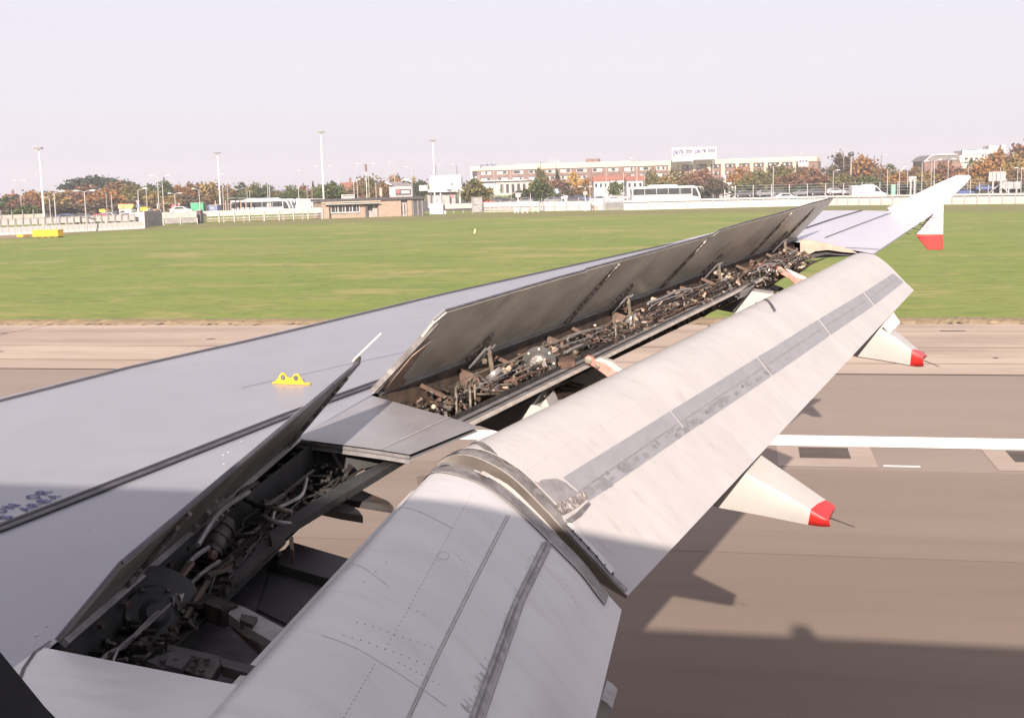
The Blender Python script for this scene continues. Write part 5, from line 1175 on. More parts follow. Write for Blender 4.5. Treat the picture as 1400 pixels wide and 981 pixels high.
# ---- hotel: long skewed block, bays of white windows between brick piers
HL, HR = dep(644, 556, 262), dep(1118, 505, 255); HL[2] = HR[2] = 0; hd = nrm(HR - HL); hL = np.linalg.norm(HR - HL); hn = np.array([hd[1], -hd[0], 0]); hn = hn if hn[1] < 0 else -hn; hp_ = HL + hd * hL / 2; HT = zat(645, 228, 556)
o = thing('hotel', 'long brown brick hotel with cream parapet and rows of white window bays', 'building', hp_)
def hu(px):
    t0, t1 = 0., 1.
    f = lambda t: proj(HL + hd * hL * t + Z * 10)[0]
    for _ in range(40):
        m_ = (t0 + t1) / 2
        if f(m_) < px: t0 = m_
        else: t1 = m_
    return t0
def hbox(px0, px1, z0, z1, o0, o1, name, mt, par=None):
    a, b = hu(px0) * hL, hu(px1) * hL; c = HL + hd * (a + b) / 2 + hn * (o0 + o1) / 2 + Z * (z0 + z1) / 2
    return MB().box(c, (b - a, abs(o1 - o0), z1 - z0), (hd, hn, Z)).build(name, mt, par or o, smooth=0)
PB = HT - 1.9; PIT = 2.95
hbox(644, 915, 0, PB, -14, 0, 'brick_block', M_brick); hbox(915, 1118, 0, PB, -14, 0, 'brick_block', M_brick); hbox(643, 1117, PB, HT, -14.2, .5, 'parapet', M_hcream); hbox(700, 860, HT, HT + .5, -12, -4, 'plant_screen', M_hcream); hbox(795, 812, HT, HT + 2.0, -11, -7, 'plant_room', M_brick)
hbox(643, 646, 0, PB, -.2, .4, 'end_pier', M_wht)
wbm, wpm, wsm = {}, {}, {}
def bay_at(px0, px1, fl, style):
    a, b = hu(px0) * hL, hu(px1) * hL; w_ = round((b - a) * 2) / 2; z1 = PB - .15 - fl * PIT
    key = (w_, style)
    if key not in wbm:
        wbm[key] = MB().box((0, .02, -1.1), (w_, .3, 1.5)).mesh('window', 0); wpm[key] = MB().box((0, 0, 0), (w_ * .42, .06, 1.1)).mesh('pane', 0)
        wsm[key] = MB().box((0, 0, 0), (w_, .2, .55)).mesh('spandrel', 0)
    base = HL + hd * (a + b) / 2 + hn * .06 + Z * z1 - hp_; ry = (0, 0, math.atan2(hd[1], hd[0]))
    if style == 'w':
        w1 = inst(wbm[key], 'window', M_wpan, o, base, ry)
        for k in range(2 if r2.random() < .55 else 1):
            s_ = r2.choice([-.26, .24, .0]) * w_
            inst(wpm[key], 'pane', M_glass, w1, (s_, -.17, -1.0), (0, 0, 0), (.45 if r2.random() < .5 else .8, 1, 1))
        inst(wsm[key], 'overhang', M_roofd, o, base + hn * .05 + Z * (-.12), ry, (1, 1, .5))
    else:
        w1 = inst(wbm[key], 'window', M_glass, o, base, ry, (1, 1, .8)); inst(wpm[key], 'pane', M_wpan, w1, (-w_ * .28, -.17, -.95), (0, 0, 0), (.6, 1, 1)); inst(wpm[key], 'pane', M_wpan, w1, (w_ * .3, -.17, -1.0), (0, 0, 0), (.4, 1, 1))
for k in range(12):
    x0 = 658 + k * 21.7
    for fl in range(3): bay_at(x0, x0 + 14.2, fl, 'w')
hbox(646, 652, PB - 5.5, PB - .3, -.05, .15, 'window', M_glass); hbox(646, 652, PB - 3.3, PB - 2.6, -.05, .25, 'spandrel', M_wht)
for k in range(9):
    x0 = 928 + k * 19.5
    for fl in range(3): bay_at(x0 + 5.5, x0 + 17.5, fl, 'd')
    hbox(x0, x0 + 4.6, 0, PB, 0, .6, 'cream_pier', M_hcream); hbox(x0 + 5, x0 + 19, PB - .5, PB, 0, .35, 'overhang', M_roofd)
cs = hbox(914.5, 927, 0, PB + .3, 0, 1.0, 'cream_stair_panel', M_hcream)
for k in range(14): 
    c = HL + hd * hu(916 + 9 * r2.random()) * hL + hn * 1.0 + Z * (PB - .8 - 5 * r2.random()); MB().lathe(c, hn, [(0, .5), (.15, .35)], 8).build('relief_boss', M_tanbr, cs)
hbox(664, 684, 0, zat(690, 250, 540), 0, 7, 'portico', M_wht); hbox(668, 681, 0, zat(690, 257, 540), 6.9, 7.1, 'portico_arch', M_dpost); hbox(684, 728, 0, zat(690, 248.5, 540), 0, 6, 'cream_annex', M_cwall); hbox(650, 728, zat(690, 247.5, 540), zat(690, 246, 540), 0, 7.5, 'annex_roof', M_wht)
for k in range(5): hbox(690 + k * 7.5, 694 + k * 7.5, 1, 5, 6, 6.1, 'annex_window', M_glass)
for x_ in (746.5, 750, 753.5, 757.5, 759): MB().tube([HL + hd * hu(x_) * hL - hn * 5 + Z * HT, HL + hd * hu(x_) * hL - hn * 5 + Z * (HT + 1.4 + 1.2 * r2.random())], .12, 5).build('roof_antenna', M_wht, o)
# hotel signs
def hotel_sign(px0, px1, y0, y1, D, lab, size, board=True, post=True):
    A1, B1 = dep(px0, D, y1), dep(px1, D, y0); c = (A1 + B1) / 2; w_ = np.dot(B1 - A1, RIGHT); h_ = B1[2] - A1[2]
    q = thing('roof_sign', lab, 'sign', (c[0], c[1], A1[2]))
    if board:
        MB().box(c + FWD * .25, (w_, .5, h_), (RIGHT, FWD, Z)).build('board', M_gloss, q, smooth=0)
        for s_ in (-.35, .35): MB().box(c + RIGHT * w_ * s_ + FWD * .6 - Z * (h_ / 2 + .6), (.2, .2, h_ + 1.2)).build('strut', M_dpost, q, smooth=0)
    parts_ = [(text_mesh('pa', 1.0, .03, .035), M_slil), (text_mesh('rk Inn', 1.0, .03, .035), M_sblue)]
    wds = [max(v.co.x for v in me.vertices) for me, _ in parts_]; tot = wds[0] + .10 + wds[1]; fx = w_ * .9 / tot; fz = max(fx, h_ * (.52 if board else .8) / .9); x_ = -w_ * .45
    for (me, mt), wd_ in zip(parts_, wds):
        t_ = bpy.data.objects.new('lettering', me); COL.objects.link(t_); me.materials.append(mt)
        pp = c + RIGHT * x_ + Z * (h_ * (.04 if board else -.3)) - FWD * .06 - origin_of(q); x_ += (wd_ + .10) * fx
        M4 = Matrix.Identity(4); sc_ = (fx, fz, 1)
        for i in range(3): M4[i][0], M4[i][1], M4[i][2], M4[i][3] = RIGHT[i] * fx, Z[i] * fz, -FWD[i], pp[i]
        t_.parent = q; t_.matrix_local = M4
    if board:
        for k, mt in enumerate([M_redp, M_lime, M_redp, M_dpost, M_redp, M_dpost]): MB().box(c - RIGHT * w_ * (.36 - .125 * k) - Z * h_ * (.04 + (.05 if k in (0, 3, 4, 5) else 0)) - FWD * .05, (w_ * .09, .06, h_ * .07), (RIGHT, FWD, Z)).build('underline', mt, q, smooth=0)
hotel_sign(919, 947.5, 201.5, 221, 512, 'left one of the two big white roof billboards with blue lettering', 2.35); hotel_sign(949, 979, 201, 218, 510, 'right one of the two big white roof billboards with blue lettering', 2.35)
hotel_sign(655, 680, 222.5, 230, 552, 'small blue letters standing on the left end of the hotel roof', 1.9, False); hotel_sign(1092, 1105, 216.5, 228, 500, 'small white sign board on the right end of the hotel', 1.0)

# ---- houses and other buildings
def house(px0, px1, yb, yw, yr, D, lab, wm=M_wht, rm=M_roofr, depth_=7, nwin=3):
    a, b = dep(px0, D, yb), dep(px1, D, yw); w_ = np.dot(b - a, RIGHT); zw_ = b[2]; zr = zat((px0 + px1) / 2, yr, D); q = thing('house', lab, 'house', gpt((px0 + px1) / 2, D))
    a0 = a.copy(); a0[2] = 0
    MB().box(a0 + RIGHT * w_ / 2 + FWD * depth_ / 2 + Z * zw_ / 2, (w_, depth_, zw_), (RIGHT, FWD, Z)).build('wall', wm, q, smooth=0)
    R0 = a0 + Z * zw_ - RIGHT * .3 - FWD * .3; MB().prism([R0, R0 + FWD * (depth_ + .6), R0 + FWD * (depth_ / 2 + .3) + Z * (zr - zw_) + RIGHT * w_ * .08], RIGHT * (w_ + .6)).build('roof', rm, q, smooth=0)
    MB().box(a0 + RIGHT * w_ * .75 + FWD * depth_ * .5 + Z * (zr + .4), (.6, .6, 1.6), (RIGHT, FWD, Z)).build('chimney', M_brick, q, smooth=0)
    for k in range(nwin):
        c = a0 + RIGHT * w_ * (k + .5) / nwin - FWD * .03 + Z * (zw_ - 1.1); wi = MB().box(c, (w_ / nwin * .45, .1, 1.0), (RIGHT, FWD, Z)).build('window', M_glass, q, smooth=0)
        MB().box(c - Z * .55 - FWD * .05, (w_ / nwin * .5, .12, .1), (RIGHT, FWD, Z)).build('sill', M_wht, wi, smooth=0)
    return q
house(812, 831, 262, 247.5, 239.5, 330, 'white house with a red tiled roof in front of the hotel'); house(831, 856, 262, 246, 239, 345, 'long red roofed white house beside the white house'); house(857, 879, 262, 246.5, 240, 300, 'small white house above the rear of the right coach')
house(4, 16, 290, 268.5, 265, 380, 'distant house with red roof at the left edge', M_cwall); house(466, 481, 285, 256, 249, 330, 'brown brick house behind the roof sign', M_brick, M_roofr, 8, 2); house(384, 392, 275, 262, 259, 380, 'distant small grey roofed house right of the coach', M_cwall, M_roofg)
# white chapel-like building with a small tower
D = 300; q = thing('white_pavilion', 'white building with a small square tower and dark columns', 'building', gpt(995, D))
def qbox(px0, px1, y1, y0, name, mt, off=0., th=4, par=None, DD=None):
    A1, B1 = dep(px0, DD or D, y0), dep(px1, DD or D, y1); c = (A1 + B1) / 2 + FWD * (off + th / 2); return MB().box(c, (np.dot(B1 - A1, RIGHT), th, B1[2] - A1[2]), (RIGHT, FWD, Z)).build(name, mt, par or q, smooth=0)
qbox(988, 992, 239, 256, 'tower', M_wht, 0, 1.2); qbox(985.5, 1005, 249.5, 255, 'upper_wall', M_wht, .2, 5); qbox(984, 1006, 255, 257, 'cornice', M_wht, -.2, 5.4); qbox(984, 1006, 257, 272, 'dark_ground_floor', M_gconc, .6, 5)
for x_ in (985, 990, 996, 1001, 1005): qbox(x_, x_ + 1.2, 257, 272, 'column', M_wht, -.1, .3)
qbox(989, 996, 258, 264, 'door', M_glass, .5, .2); qbox(993, 996, 251, 254, 'window', M_glass, .15, .2)
# right-hand skyline
D = 420; q = thing('brick_hall', 'brown brick hall with a curved grey roof at the right', 'building', gpt(1288, D))
qbox(1264, 1312, 219.5, 262, 'wall', M_brick, 0, 12); MB().prism([dep(x_, D - 1, y_) for x_, y_ in [(1263, 220.5), (1271, 214), (1277, 212), (1290, 211), (1309, 210.8), (1311, 214), (1311, 219.5)]], FWD * 14).build('roof', M_roofg, q, smooth=0)
MB().prism([dep(x_, D - 1.5, y_) for x_, y_ in [(1263, 220.8), (1271, 213.6), (1277, 211.6), (1290, 210.6), (1309, 210.4), (1309, 211.6), (1290, 211.8), (1277, 212.8), (1272, 214.5), (1264, 221.6)]], FWD * .5).build('eaves', M_post, q, smooth=0)
D = 430; q = thing('white_block', 'white flat roofed block on the skyline at the right', 'building', gpt(1345, D))
qbox(1317, 1353, 205, 211.5, 'upper_storey', M_wht, 1, 8); qbox(1312, 1346, 211.5, 222, 'cream_storey', M_cwall, 0, 9); qbox(1312, 1346, 212.7, 213.8, 'dark_band', M_roofd, -.1, .2); qbox(1312, 1390, 222, 262, 'lower_storey', M_cwall, .5, 9); qbox(1342, 1384, 203, 210, 'rear_block', M_wht, 4, 8); qbox(1357, 1382, 198.5, 203.5, 'roof_plant', M_wht, 5, 4); qbox(1374, 1379, 197.5, 204, 'roof_tank', M_wht, 3, 2); qbox(1372, 1373.5, 198, 204, 'roof_post', M_dpost, 3, .5); qbox(1356.5, 1358, 197, 206, 'flue', M_wht, 3, 1); qbox(1316.3, 1317.2, 205, 209.5, 'corner_trim', M_roofd, 1, .5)
for k in range(4): qbox(1319 + k * 7, 1323 + k * 7, 215.5, 218.5, 'window', M_glass, -.1, .2)
# sheds and low things left
D = 225; q = thing('green_shed', 'bright green corrugated shed behind the cream wall', 'shed', gpt(269.5, D))
for k in range(9): qbox(261 + k * 1.9, 261 + k * 1.9 + 1.7, 277.5, 290, 'sheet', M_green, .03 * (k % 2), 2)
qbox(260.5, 278.6, 276.6, 277.6, 'roof', M_gconc, -.2, 3)
q = thing('blue_shed', 'slate blue shed left of the white coach', 'shed', gpt(291, D)); qbox(284.5, 297, 281, 292, 'wall', M_dblue, 0, 3); qbox(284, 297.5, 280, 281, 'roof', M_gconc, -.2, 3.4); qbox(288, 293, 283, 286, 'window', M_gconc, -.1, .2)
D = 240; q = thing('pipe_gantry', 'long low tan gantry with rails behind the coach rear', 'gantry', gpt(305, D)); qbox(293, 345, 274, 275.2, 'beam', M_cream, 0, .3); qbox(293, 319, 278.5, 279.6, 'beam', M_cream, 0, .3)
for k in range(8): qbox(294 + k * 7, 295 + k * 7, 274, 290, 'leg', M_tanbr, 0, .25)
for k in range(3): qbox(312 + k * 13, 324 + k * 13, 270.6, 271.3, 'hand_rail', M_post, 0, .1)
D = 236; q = thing('height_barrier', 'thin white height barrier bar by the mesh gate', 'barrier', gpt(230, D)); qbox(215, 245.5, 277.6, 278.6, 'bar', M_wht, 0, .2); qbox(215, 216, 278, 292, 'leg', M_wht, 0, .2); qbox(244.5, 245.5, 278, 292, 'leg', M_wht, 0, .2)
q = thing('red_awning', 'small red awning stall behind the white wall', 'awning', gpt(237, D)); MB().prism([dep(x_, D, y_) for x_, y_ in [(233.5, 283), (236, 280), (239, 280), (241, 283)]], FWD * 2).build('canopy', M_redp, q, smooth=0); qbox(234.5, 240, 283, 292, 'stall', M_gconc, .3, 1.6)
D = 245; q = thing('palisade_fence', 'grey palisade fence right of the parked coaches', 'fence', gpt(428, D))
for k in range(18): qbox(410.5 + k * 1.8, 411.6 + k * 1.8, 271.5, 290, 'pale', M_mesh, 0, .1)
qbox(410, 442, 274, 274.8, 'rail', M_post, .1, .1)
q = thing('gate_column', 'cream gate column right of the parked coaches', 'column', gpt(408, D)); qbox(405.5, 410, 272, 290, 'shaft', M_wht, -.2, .7); qbox(405, 410.5, 271, 272, 'cap', M_wht, -.3, .9)
D = 228; q = thing('white_column', 'short white column by the car park below the hotel', 'column', gpt(773.5, D)); qbox(772, 775.3, 268.5, 285, 'shaft', M_wht, 0, .5); qbox(771, 776.3, 267.4, 268.6, 'cap', M_wht, -.1, .7)
# ---- signs
def signb(px0, px1, y0, y1, D, lab, mt=M_post, legs=2, ribs=4, face=None):
    global q
    q = thing('road_sign', lab, 'sign', gpt((px0 + px1) / 2, D)); b = qbox(px0, px1, y0, y1, 'panel', mt, 0, .08, None, D)
    for k in range(legs): x_ = px0 + (px1 - px0) * (k + .5) / legs; qbox(x_ - .5, x_ + .5, y0, 282, 'leg', M_post, .1, .15, None, D)
    for k in range(ribs): y_ = y0 + (y1 - y0) * (k + .5) / ribs; qbox(px0, px1, y_ - .25, y_ + .25, 'stiffener', M_mesh, -.08, .06, b, D)
    return q
signb(1352, 1375, 234.5, 248, 230, 'large grey ribbed back of a road sign at the right'); MB().bar(dep(1352, 229, 264), dep(1366, 229, 252), .12, .12).build('strut', M_post, q, smooth=0); MB().bar(dep(1380, 229, 264), dep(1367, 229, 252), .12, .12).build('strut', M_post, q, smooth=0)
signb(1374, 1395, 248, 258.5, 232, 'lower grey sign back with rounded end at the right edge'); MB().lathe(dep(1374.5, 232, 253.2), -FWD, [(-.08, .72), (0, .72)], 16).build('rounded_end', M_post, q)
signb(1242.5, 1253, 241, 248.5, 235, 'small grey sign back left of the wing tip fence', M_post, 2, 3); signb(1243.5, 1252, 250, 257.5, 236, 'dark sign panel with a pale bump below the small grey sign', M_roofg, 2, 2)
signb(705, 711.5, 264, 269.5, 240, 'plain white notice on a post below the hotel portico', M_wht, 1, 0); signb(797.5, 803, 262, 266.5, 238, 'small pale notice on the T shaped post', M_hcream, 1, 0); signb(365, 370.5, 278, 283, 236, 'small white sign with red base on the coach side', M_wht, 1, 0); qbox(366, 370, 281.3, 283, 'red_base', M_redp, -.15, .05, None, 236)
D = 176; q = thing('road_sign', 'red and white triangle sign over a blue disc on one post', 'sign', gpt(188.5, D)); qbox(188, 189.2, 274, 298, 'post', M_wht, .05, .1)
MB().prism([dep(x_, D, y_) for x_, y_ in [(185.2, 274.5), (191, 274.2), (188.4, 279)]], FWD * .04).build('red_triangle', M_redp, q, smooth=0); MB().prism([dep(x_, D - .06, y_) for x_, y_ in [(186.8, 275.2), (189.8, 275), (188.4, 277.6)]], FWD * .04).build('white_centre', M_wht, q, smooth=0); MB().lathe(dep(189, D, 282), -FWD, [(0, .3), (.04, .3)], 14).build('blue_disc', M_dblue, q)
D = 262; q = thing('road_sign', 'round red sign on a post beneath the pavilion', 'sign', gpt(618, D)); MB().lathe(dep(618, D - 5, 268), -FWD, [(0, .38), (.05, .38)], 14).build('red_disc', M_redp, q); MB().box(dep(618, D - 5.1, 268), (.5, .04, .14)).build('white_bar', M_wht, q, smooth=0); MB().box(gpt(618, D - 5) + Z * zat(618, 268, D - 5) / 2, (.1, .06, zat(618, 268, D - 5))).build('post', M_post, q, smooth=0)
D = 238; q = thing('green_cabinet', 'pale green cabinet behind the wall near the wing tip', 'cabinet', gpt(1222, D)); qbox(1219, 1225, 252.5, 272, 'box', mat('pale_green_paint', (.16, .36, .25), .6), 0, .8); qbox(1218.6, 1225.4, 252, 252.6, 'lid', M_post, -.1, 1.0)
# clutter along the wall below the hotel
for k, (x0, x1, y0, y1, mt, lab) in enumerate([(703, 709, 283, 291, M_wht, 'white bent board leaning by the cream wall'), (713, 722, 284, 291, M_cwall, 'cream trestle frame by the cream wall'), (727, 737, 282, 290, mat('sage_paint', (.22, .30, .24), .6), 'sage green box by the narrow mesh gate'), (786, 789, 279, 287, M_wht, 'white bollard in front of the cream wall'), (798, 802, 280, 288.5, M_wht, 'white upright marker in front of the cream wall'), (808, 812, 278.5, 288, M_dpost, 'dark wooden post by the wide mesh gate'), (813, 817, 281, 288, M_tanbr, 'brown timber stack by the wide mesh gate'), (571, 580, 283, 293, M_gconc, 'grey pipe stack beside the blue cabinet')]):
    D = float((atZ((x0 + x1) / 2, y1) - CC) @ CF); q = thing('site_clutter', lab, 'clutter', gpt((x0 + x1) / 2, D)); qbox(x0, x0 + (x1 - x0) * .3, y0, y1, 'upright', mt, 0, .3); qbox(x0 + (x1 - x0) * .3, x1, y0 + (y1 - y0) * .3, y1 - (y1 - y0) * .3, 'board', mt, .05, .2); qbox(x1 - (x1 - x0) * .25, x1, y0 + 1, y1, 'upright', mt, .02, .3)

# ---- vehicles (local x = forward, built at the origin, then copied)
FORW = math.atan2(RIGHT[1], RIGHT[0])
def side_prism(pts, w_): return MB().prism([(x, -w_ / 2, z) for x, z in pts], (0, w_, 0))
def loc_build(mb, name, mt, par, **k):
    ob = mb.build(name, mt, None, **k); ob.parent = par; return ob
def wheel(par, x, y, r):
    o = loc_build(MB().lathe((x, y, r), (0, -1 if y < 0 else 1, 0), [(-.1, r), (.1, r), (.12, r * .85)], 16), 'wheel', M_tyre, par)
    loc_build(MB().lathe((x, y, r), (0, -1 if y < 0 else 1, 0), [(.1, r * .6), (.13, r * .5)], 12), 'rim', M_post, o)
def make_coach():
    o = thing('coach', None, 'coach', (0, 0, 0))
    loc_build(side_prism([(-6, .35), (5.75, .35), (6.05, 1.0), (5.95, 1.7), (5.35, 3.05), (4.9, 3.28), (-5.7, 3.28), (-6, 3.0)], 2.5), 'body', M_coach, o, bevel=.08)
    loc_build(side_prism([(-3.2, 3.28), (2.2, 3.28), (1.8, 3.55), (-2.9, 3.55)], 1.9), 'roof_pod', M_coach, o, bevel=.05)
    for k in range(5):
        x0 = -5.75 + k * 2.05; loc_build(side_prism([(x0, 1.85), (x0 + 1.98, 1.85), (x0 + 1.98, 2.95), (x0 + (.25 if k == 0 else 0), 2.95), (x0, 2.75)], 2.54), 'window', M_glass, o)
    loc_build(side_prism([(4.55, 1.55), (5.75, 1.35), (5.45, 2.3), (5.1, 2.9), (4.55, 2.95)], 2.54), 'driver_window', M_glass, o)
    loc_build(MB().prism([(5.99, -1.1, 1.5), (6.0, 1.1, 1.5), (5.36, 1.1, 3.08), (5.36, -1.1, 3.08)], (.03, 0, .01)), 'windscreen', M_glass, o)
    loc_build(MB().prism([(-6.02, -1.0, 1.9), (-6.02, 1.0, 1.9), (-6.02, 1.0, 2.9), (-6.02, -1.0, 2.9)], (-.02, 0, 0)), 'rear_window', M_glass, o)
    for s_ in (-1, 1):
        loc_build(MB().tube([(5.4, s_ * 1.2, 3.1), (6.2, s_ * 1.4, 3.05), (6.5, s_ * 1.45, 2.6)], .05, 6), 'mirror_arm', M_coach, o)
        loc_build(MB().box((6.5, s_ * 1.45, 2.35), (.2, .26, .6)), 'mirror', M_roofd, o); loc_build(MB().box((6.02, s_ * .95, .85), (.1, .35, .22)), 'headlight', M_post, o)
        for x in (-3.6, -2.3, 3.9): wheel(o, x, s_ * 1.15, .5)
    loc_build(MB().box((-.5, -1.26, 1.05), (6, .02, .05)), 'side_stripe', M_gconc, o)
    return o
coach = make_coach()
def put(root, px, D, lab, first=False, sc=1.0, grp=None, flip=False, z=0.0):
    p = gpt(px, D); p[2] = z; rz = FORW + (math.pi if flip else 0)
    if first: root.location = tuple(p); root.rotation_euler = (0, 0, rz); root.scale = (sc,) * 3; r = root; r['label'] = lab
    else: r = dup(root, p, lab, (sc,) * 3, rz)
    if grp: r['group'] = grp
    return r
G_ = 'white coaches beyond the wall'
put(coach, 909.5, 213, 'white coach behind the white wall below the billboards', True, 1.0, G_, z=.35); put(coach, 356.5, 243, 'white coach on the left with a small sign in front of it', False, 1.0, G_, z=-.55)
put(coach, 362.5, 256, 'coach parked just behind the left coach, only its nose showing', False, 1.0, G_, z=-.6); put(coach, 369, 266, 'farthest of the three left coaches, only its nose showing', False, 1.0, G_, z=-.6)
def make_van():
    o = thing('white_van', None, 'van', (0, 0, 0))
    loc_build(side_prism([(-2.9, .35), (2.9, .35), (2.95, 1.0), (2.2, 1.3), (1.35, 2.25), (.9, 2.45), (-2.85, 2.45), (-2.9, 2.3)], 2.0), 'body', M_coach, o, bevel=.06)
    loc_build(side_prism([(-.9, 2.45), (.9, 2.45), (.7, 2.62), (-.8, 2.62)], 1.6), 'roof_rack', M_coach, o)
    loc_build(side_prism([(1.0, 1.35), (1.95, 1.35), (1.3, 2.1), (1.0, 2.1)], 2.04), 'cab_window', M_glass, o)
    loc_build(MB().prism([(2.24, -.9, 1.32), (2.24, .9, 1.32), (1.4, .9, 2.25), (1.4, -.9, 2.25)], (.03, 0, .03)), 'windscreen', M_glass, o)
    for s_ in (-1, 1):
        for x in (-1.9, 1.95): wheel(o, x, s_ * .95, .36)
        loc_build(MB().box((2.93, s_ * .75, .8), (.06, .3, .2)), 'headlight', M_post, o)
    return o
van = make_van(); loc_build(MB().box((-1.0, -1.02, 1.35), (2.6, .02, .62)), 'pink_panel', M_pinkp, van); loc_build(MB().box((-1.0, -1.035, 1.42), (2.3, .02, .12)), 'pale_band', M_wht, van); loc_build(MB().box((-2.5, -1.02, 1.4), (.5, .02, .3)), 'pink_mark', M_pinkp, van)
put(van, 1186, 218, 'white van with a pink side panel behind the white wall', True, 1.05, z=.35)
def make_car():
    o = thing('parked_car', None, 'car', (0, 0, 0))
    loc_build(side_prism([(-2.05, .3), (2.1, .3), (2.12, .7), (1.95, .85), (1.05, .98), (.45, 1.42), (-.9, 1.46), (-1.7, 1.1), (-2.05, 1.0)], 1.7), 'body', M_coach, o, bevel=.07)
    loc_build(side_prism([(-1.35, .98), (.85, .98), (.35, 1.34), (-.85, 1.38)], 1.74), 'side_windows', M_glass, o)
    loc_build(MB().prism([(1.04, -.75, 1.0), (1.04, .75, 1.0), (.5, .7, 1.4), (.5, -.7, 1.4)], (.03, 0, .03)), 'windscreen', M_glass, o)
    for s_ in (-1, 1):
        for x in (-1.3, 1.3): wheel(o, x, s_ * .8, .31)
        loc_build(MB().box((2.08, s_ * .6, .68), (.08, .3, .14)), 'headlight', M_post, o)
    return o
car = make_car()
CP = dict(white=M_coach, silver=mat('silver_car_paint', (.42, .42, .44), .3, .5), dark=mat('dark_car_paint', (.05, .05, .06), .3), blue=mat('blue_car_paint', (.06, .09, .2), .3), grey=mat('grey_car_paint', (.17, .175, .19), .3, .3), red=mat('red_car_paint', (.4, .04, .05), .3))
def recolour(r, c):
    for ch in r.children:
        if ch.name.startswith('body'): ch.material_slots[0].link = 'OBJECT'; ch.material_slots[0].material = CP[c]
cars = [(1075, 222, 'white', 'white car whose roof shows above the wall', .35, 1.0), (170, 165, 'white', 'white car with red lights behind the barriers at the left', .6, 1.0), (247, 225, 'white', 'white car by the red awning', .6, 1.0), (693, 262, 'dark', 'dark car below the hotel portico', .3, 1.0), (716, 262, 'grey', 'grey car right of the white notice', .3, 1.0), (735, 280, 'blue', 'blue car at the foot of the brown tree by the hotel', .2, 1.0),
        (756, 262, 'grey', 'grey car below the conifer', .3, 1.0), (764, 285, 'silver', 'silver car in the second row below the conifer', .6, 1.0), (785, 265, 'dark', 'dark car right of the short white column', .3, 1.0), (793, 285, 'blue', 'blue car below the yellow tree', .3, 1.0), (818, 268, 'silver', 'silver car before the white house', .2, 1.0), (840, 262, 'white', 'white car behind the wide mesh gate', .1, 1.0), (853, 280, 'silver', 'silver car at the rear of the right coach', .4, 1.0),
        (1016, 262, 'dark', 'dark car right of the white tower building', .7, 1.0), (1046, 262, 'grey', 'grey car left of the thick lamp pole', .7, 1.0), (1062, 268, 'dark', 'dark car behind the white car roof', .8, 1.0), (1096, 264, 'grey', 'grey car below the russet tree', .6, 1.0), (1118, 262, 'dark', 'dark car between fence posts at centre right', .7, 1.0), (1142, 258, 'silver', 'silver car with light windscreen left of the white van', .8, 1.0), (1158, 262, 'grey', 'grey car just left of the white van', .6, 1.0),
        (1316, 245, 'blue', 'blue car just right of the wing tip fence', .2, 1.0), (1346, 258, 'blue', 'blue car by the large sign back', .8, 1.0), (680, 270, 'dark', 'dark car beside the olive tree', .5, 1.0), (664, 268, 'red', 'red car half hidden by the olive tree', .2, 1.0), (112, 170, 'dark', 'dark car behind the barriers by the double lamp', .5, 1.0), (132, 172, 'red', 'red car behind the barriers, middle', .4, 1.0), (92, 172, 'blue', 'blue car behind the barriers near the left mast', .5, 1.0), (148, 176, 'silver', 'silver car behind the barriers, right part', .5, 1.0)]
for k, (px, D, c, lab, z, sc) in enumerate(cars):
    r = put(car, px, D, lab, k == 0, sc, 'cars beyond the boundary wall', k % 3 == 1, z); recolour(r, c)
# trucks and trailers at the left
def box_truck(px0, px1, y0, y1, D, lab, mt, mt2):
    global q
    q = thing('box_truck', lab, 'truck', gpt((px0 + px1) / 2, D)); h = (px1 - px0)
    qbox(px0, px0 + h * .72, y0, y1 - 1.2, 'cargo_box', mt, 0, 2.2, None, D); qbox(px0 + h * .74, px1, y0 + (y1 - y0) * .25, y1 - 1.2, 'cab', mt2, .1, 2.0, None, D); qbox(px0 + h * .82, px1 - .2, y0 + (y1 - y0) * .32, y0 + (y1 - y0) * .6, 'cab_window', M_glass, .06, .1, None, D)
    for f in (.2, .85): MB().lathe(dep(px0 + h * f, D, y1 - .6), -FWD, [(-.2, .42), (.06, .42)], 12).build('wheel', M_tyre, q)
box_truck(136, 146, 286, 294, 185, 'yellow and white van behind the barriers, left one', M_yel, M_wht); box_truck(192, 204.5, 283, 292, 190, 'yellow and white lorry right of the road signs', M_yel, M_wht); box_truck(207, 216, 286, 293, 195, 'orange lorry by the mesh gate', mat('orange_paint', (.62, .22, .06), .5), M_wht); box_truck(163, 186, 285.5, 292, 200, 'long white lorry below the yellow trailer', M_wht, M_wht)
D = 205; q = thing('yellow_trailer', 'bright yellow trailer body above the parked vehicles at the left', 'trailer', gpt(172, D)); MB().prism([dep(x_, D, y_) for x_, y_ in [(161.5, 285), (161.5, 280.5), (163, 279.2), (181.5, 279.2), (182.6, 280.5), (180, 284.8)]], FWD * 2.2).build('body', M_yel, q, smooth=0)
for k in range(5): MB().prism([dep(x_, D - .05, y_) for x_, y_ in [(164 + k * 3.1, 282.4), (166 + k * 3.1, 282.4), (166 + k * 3.1, 284), (164 + k * 3.1, 284)]], FWD * .04).build('dark_slot', M_dpost, q, smooth=0)
qbox(161, 183, 278.6, 279.3, 'top_rail', M_redp, -.05, 2.3); [qbox(x_, x_ + .8, 285, 292, 'support', M_dpost, .3, .3) for x_ in (163, 171, 179)]
box_truck(774, 787, 254.5, 262, 300, 'white van parked below the yellow tree', M_wht, M_wht); box_truck(757, 766, 258, 266, 280, 'pale blue small lorry below the conifer', M_lblue, M_wht)

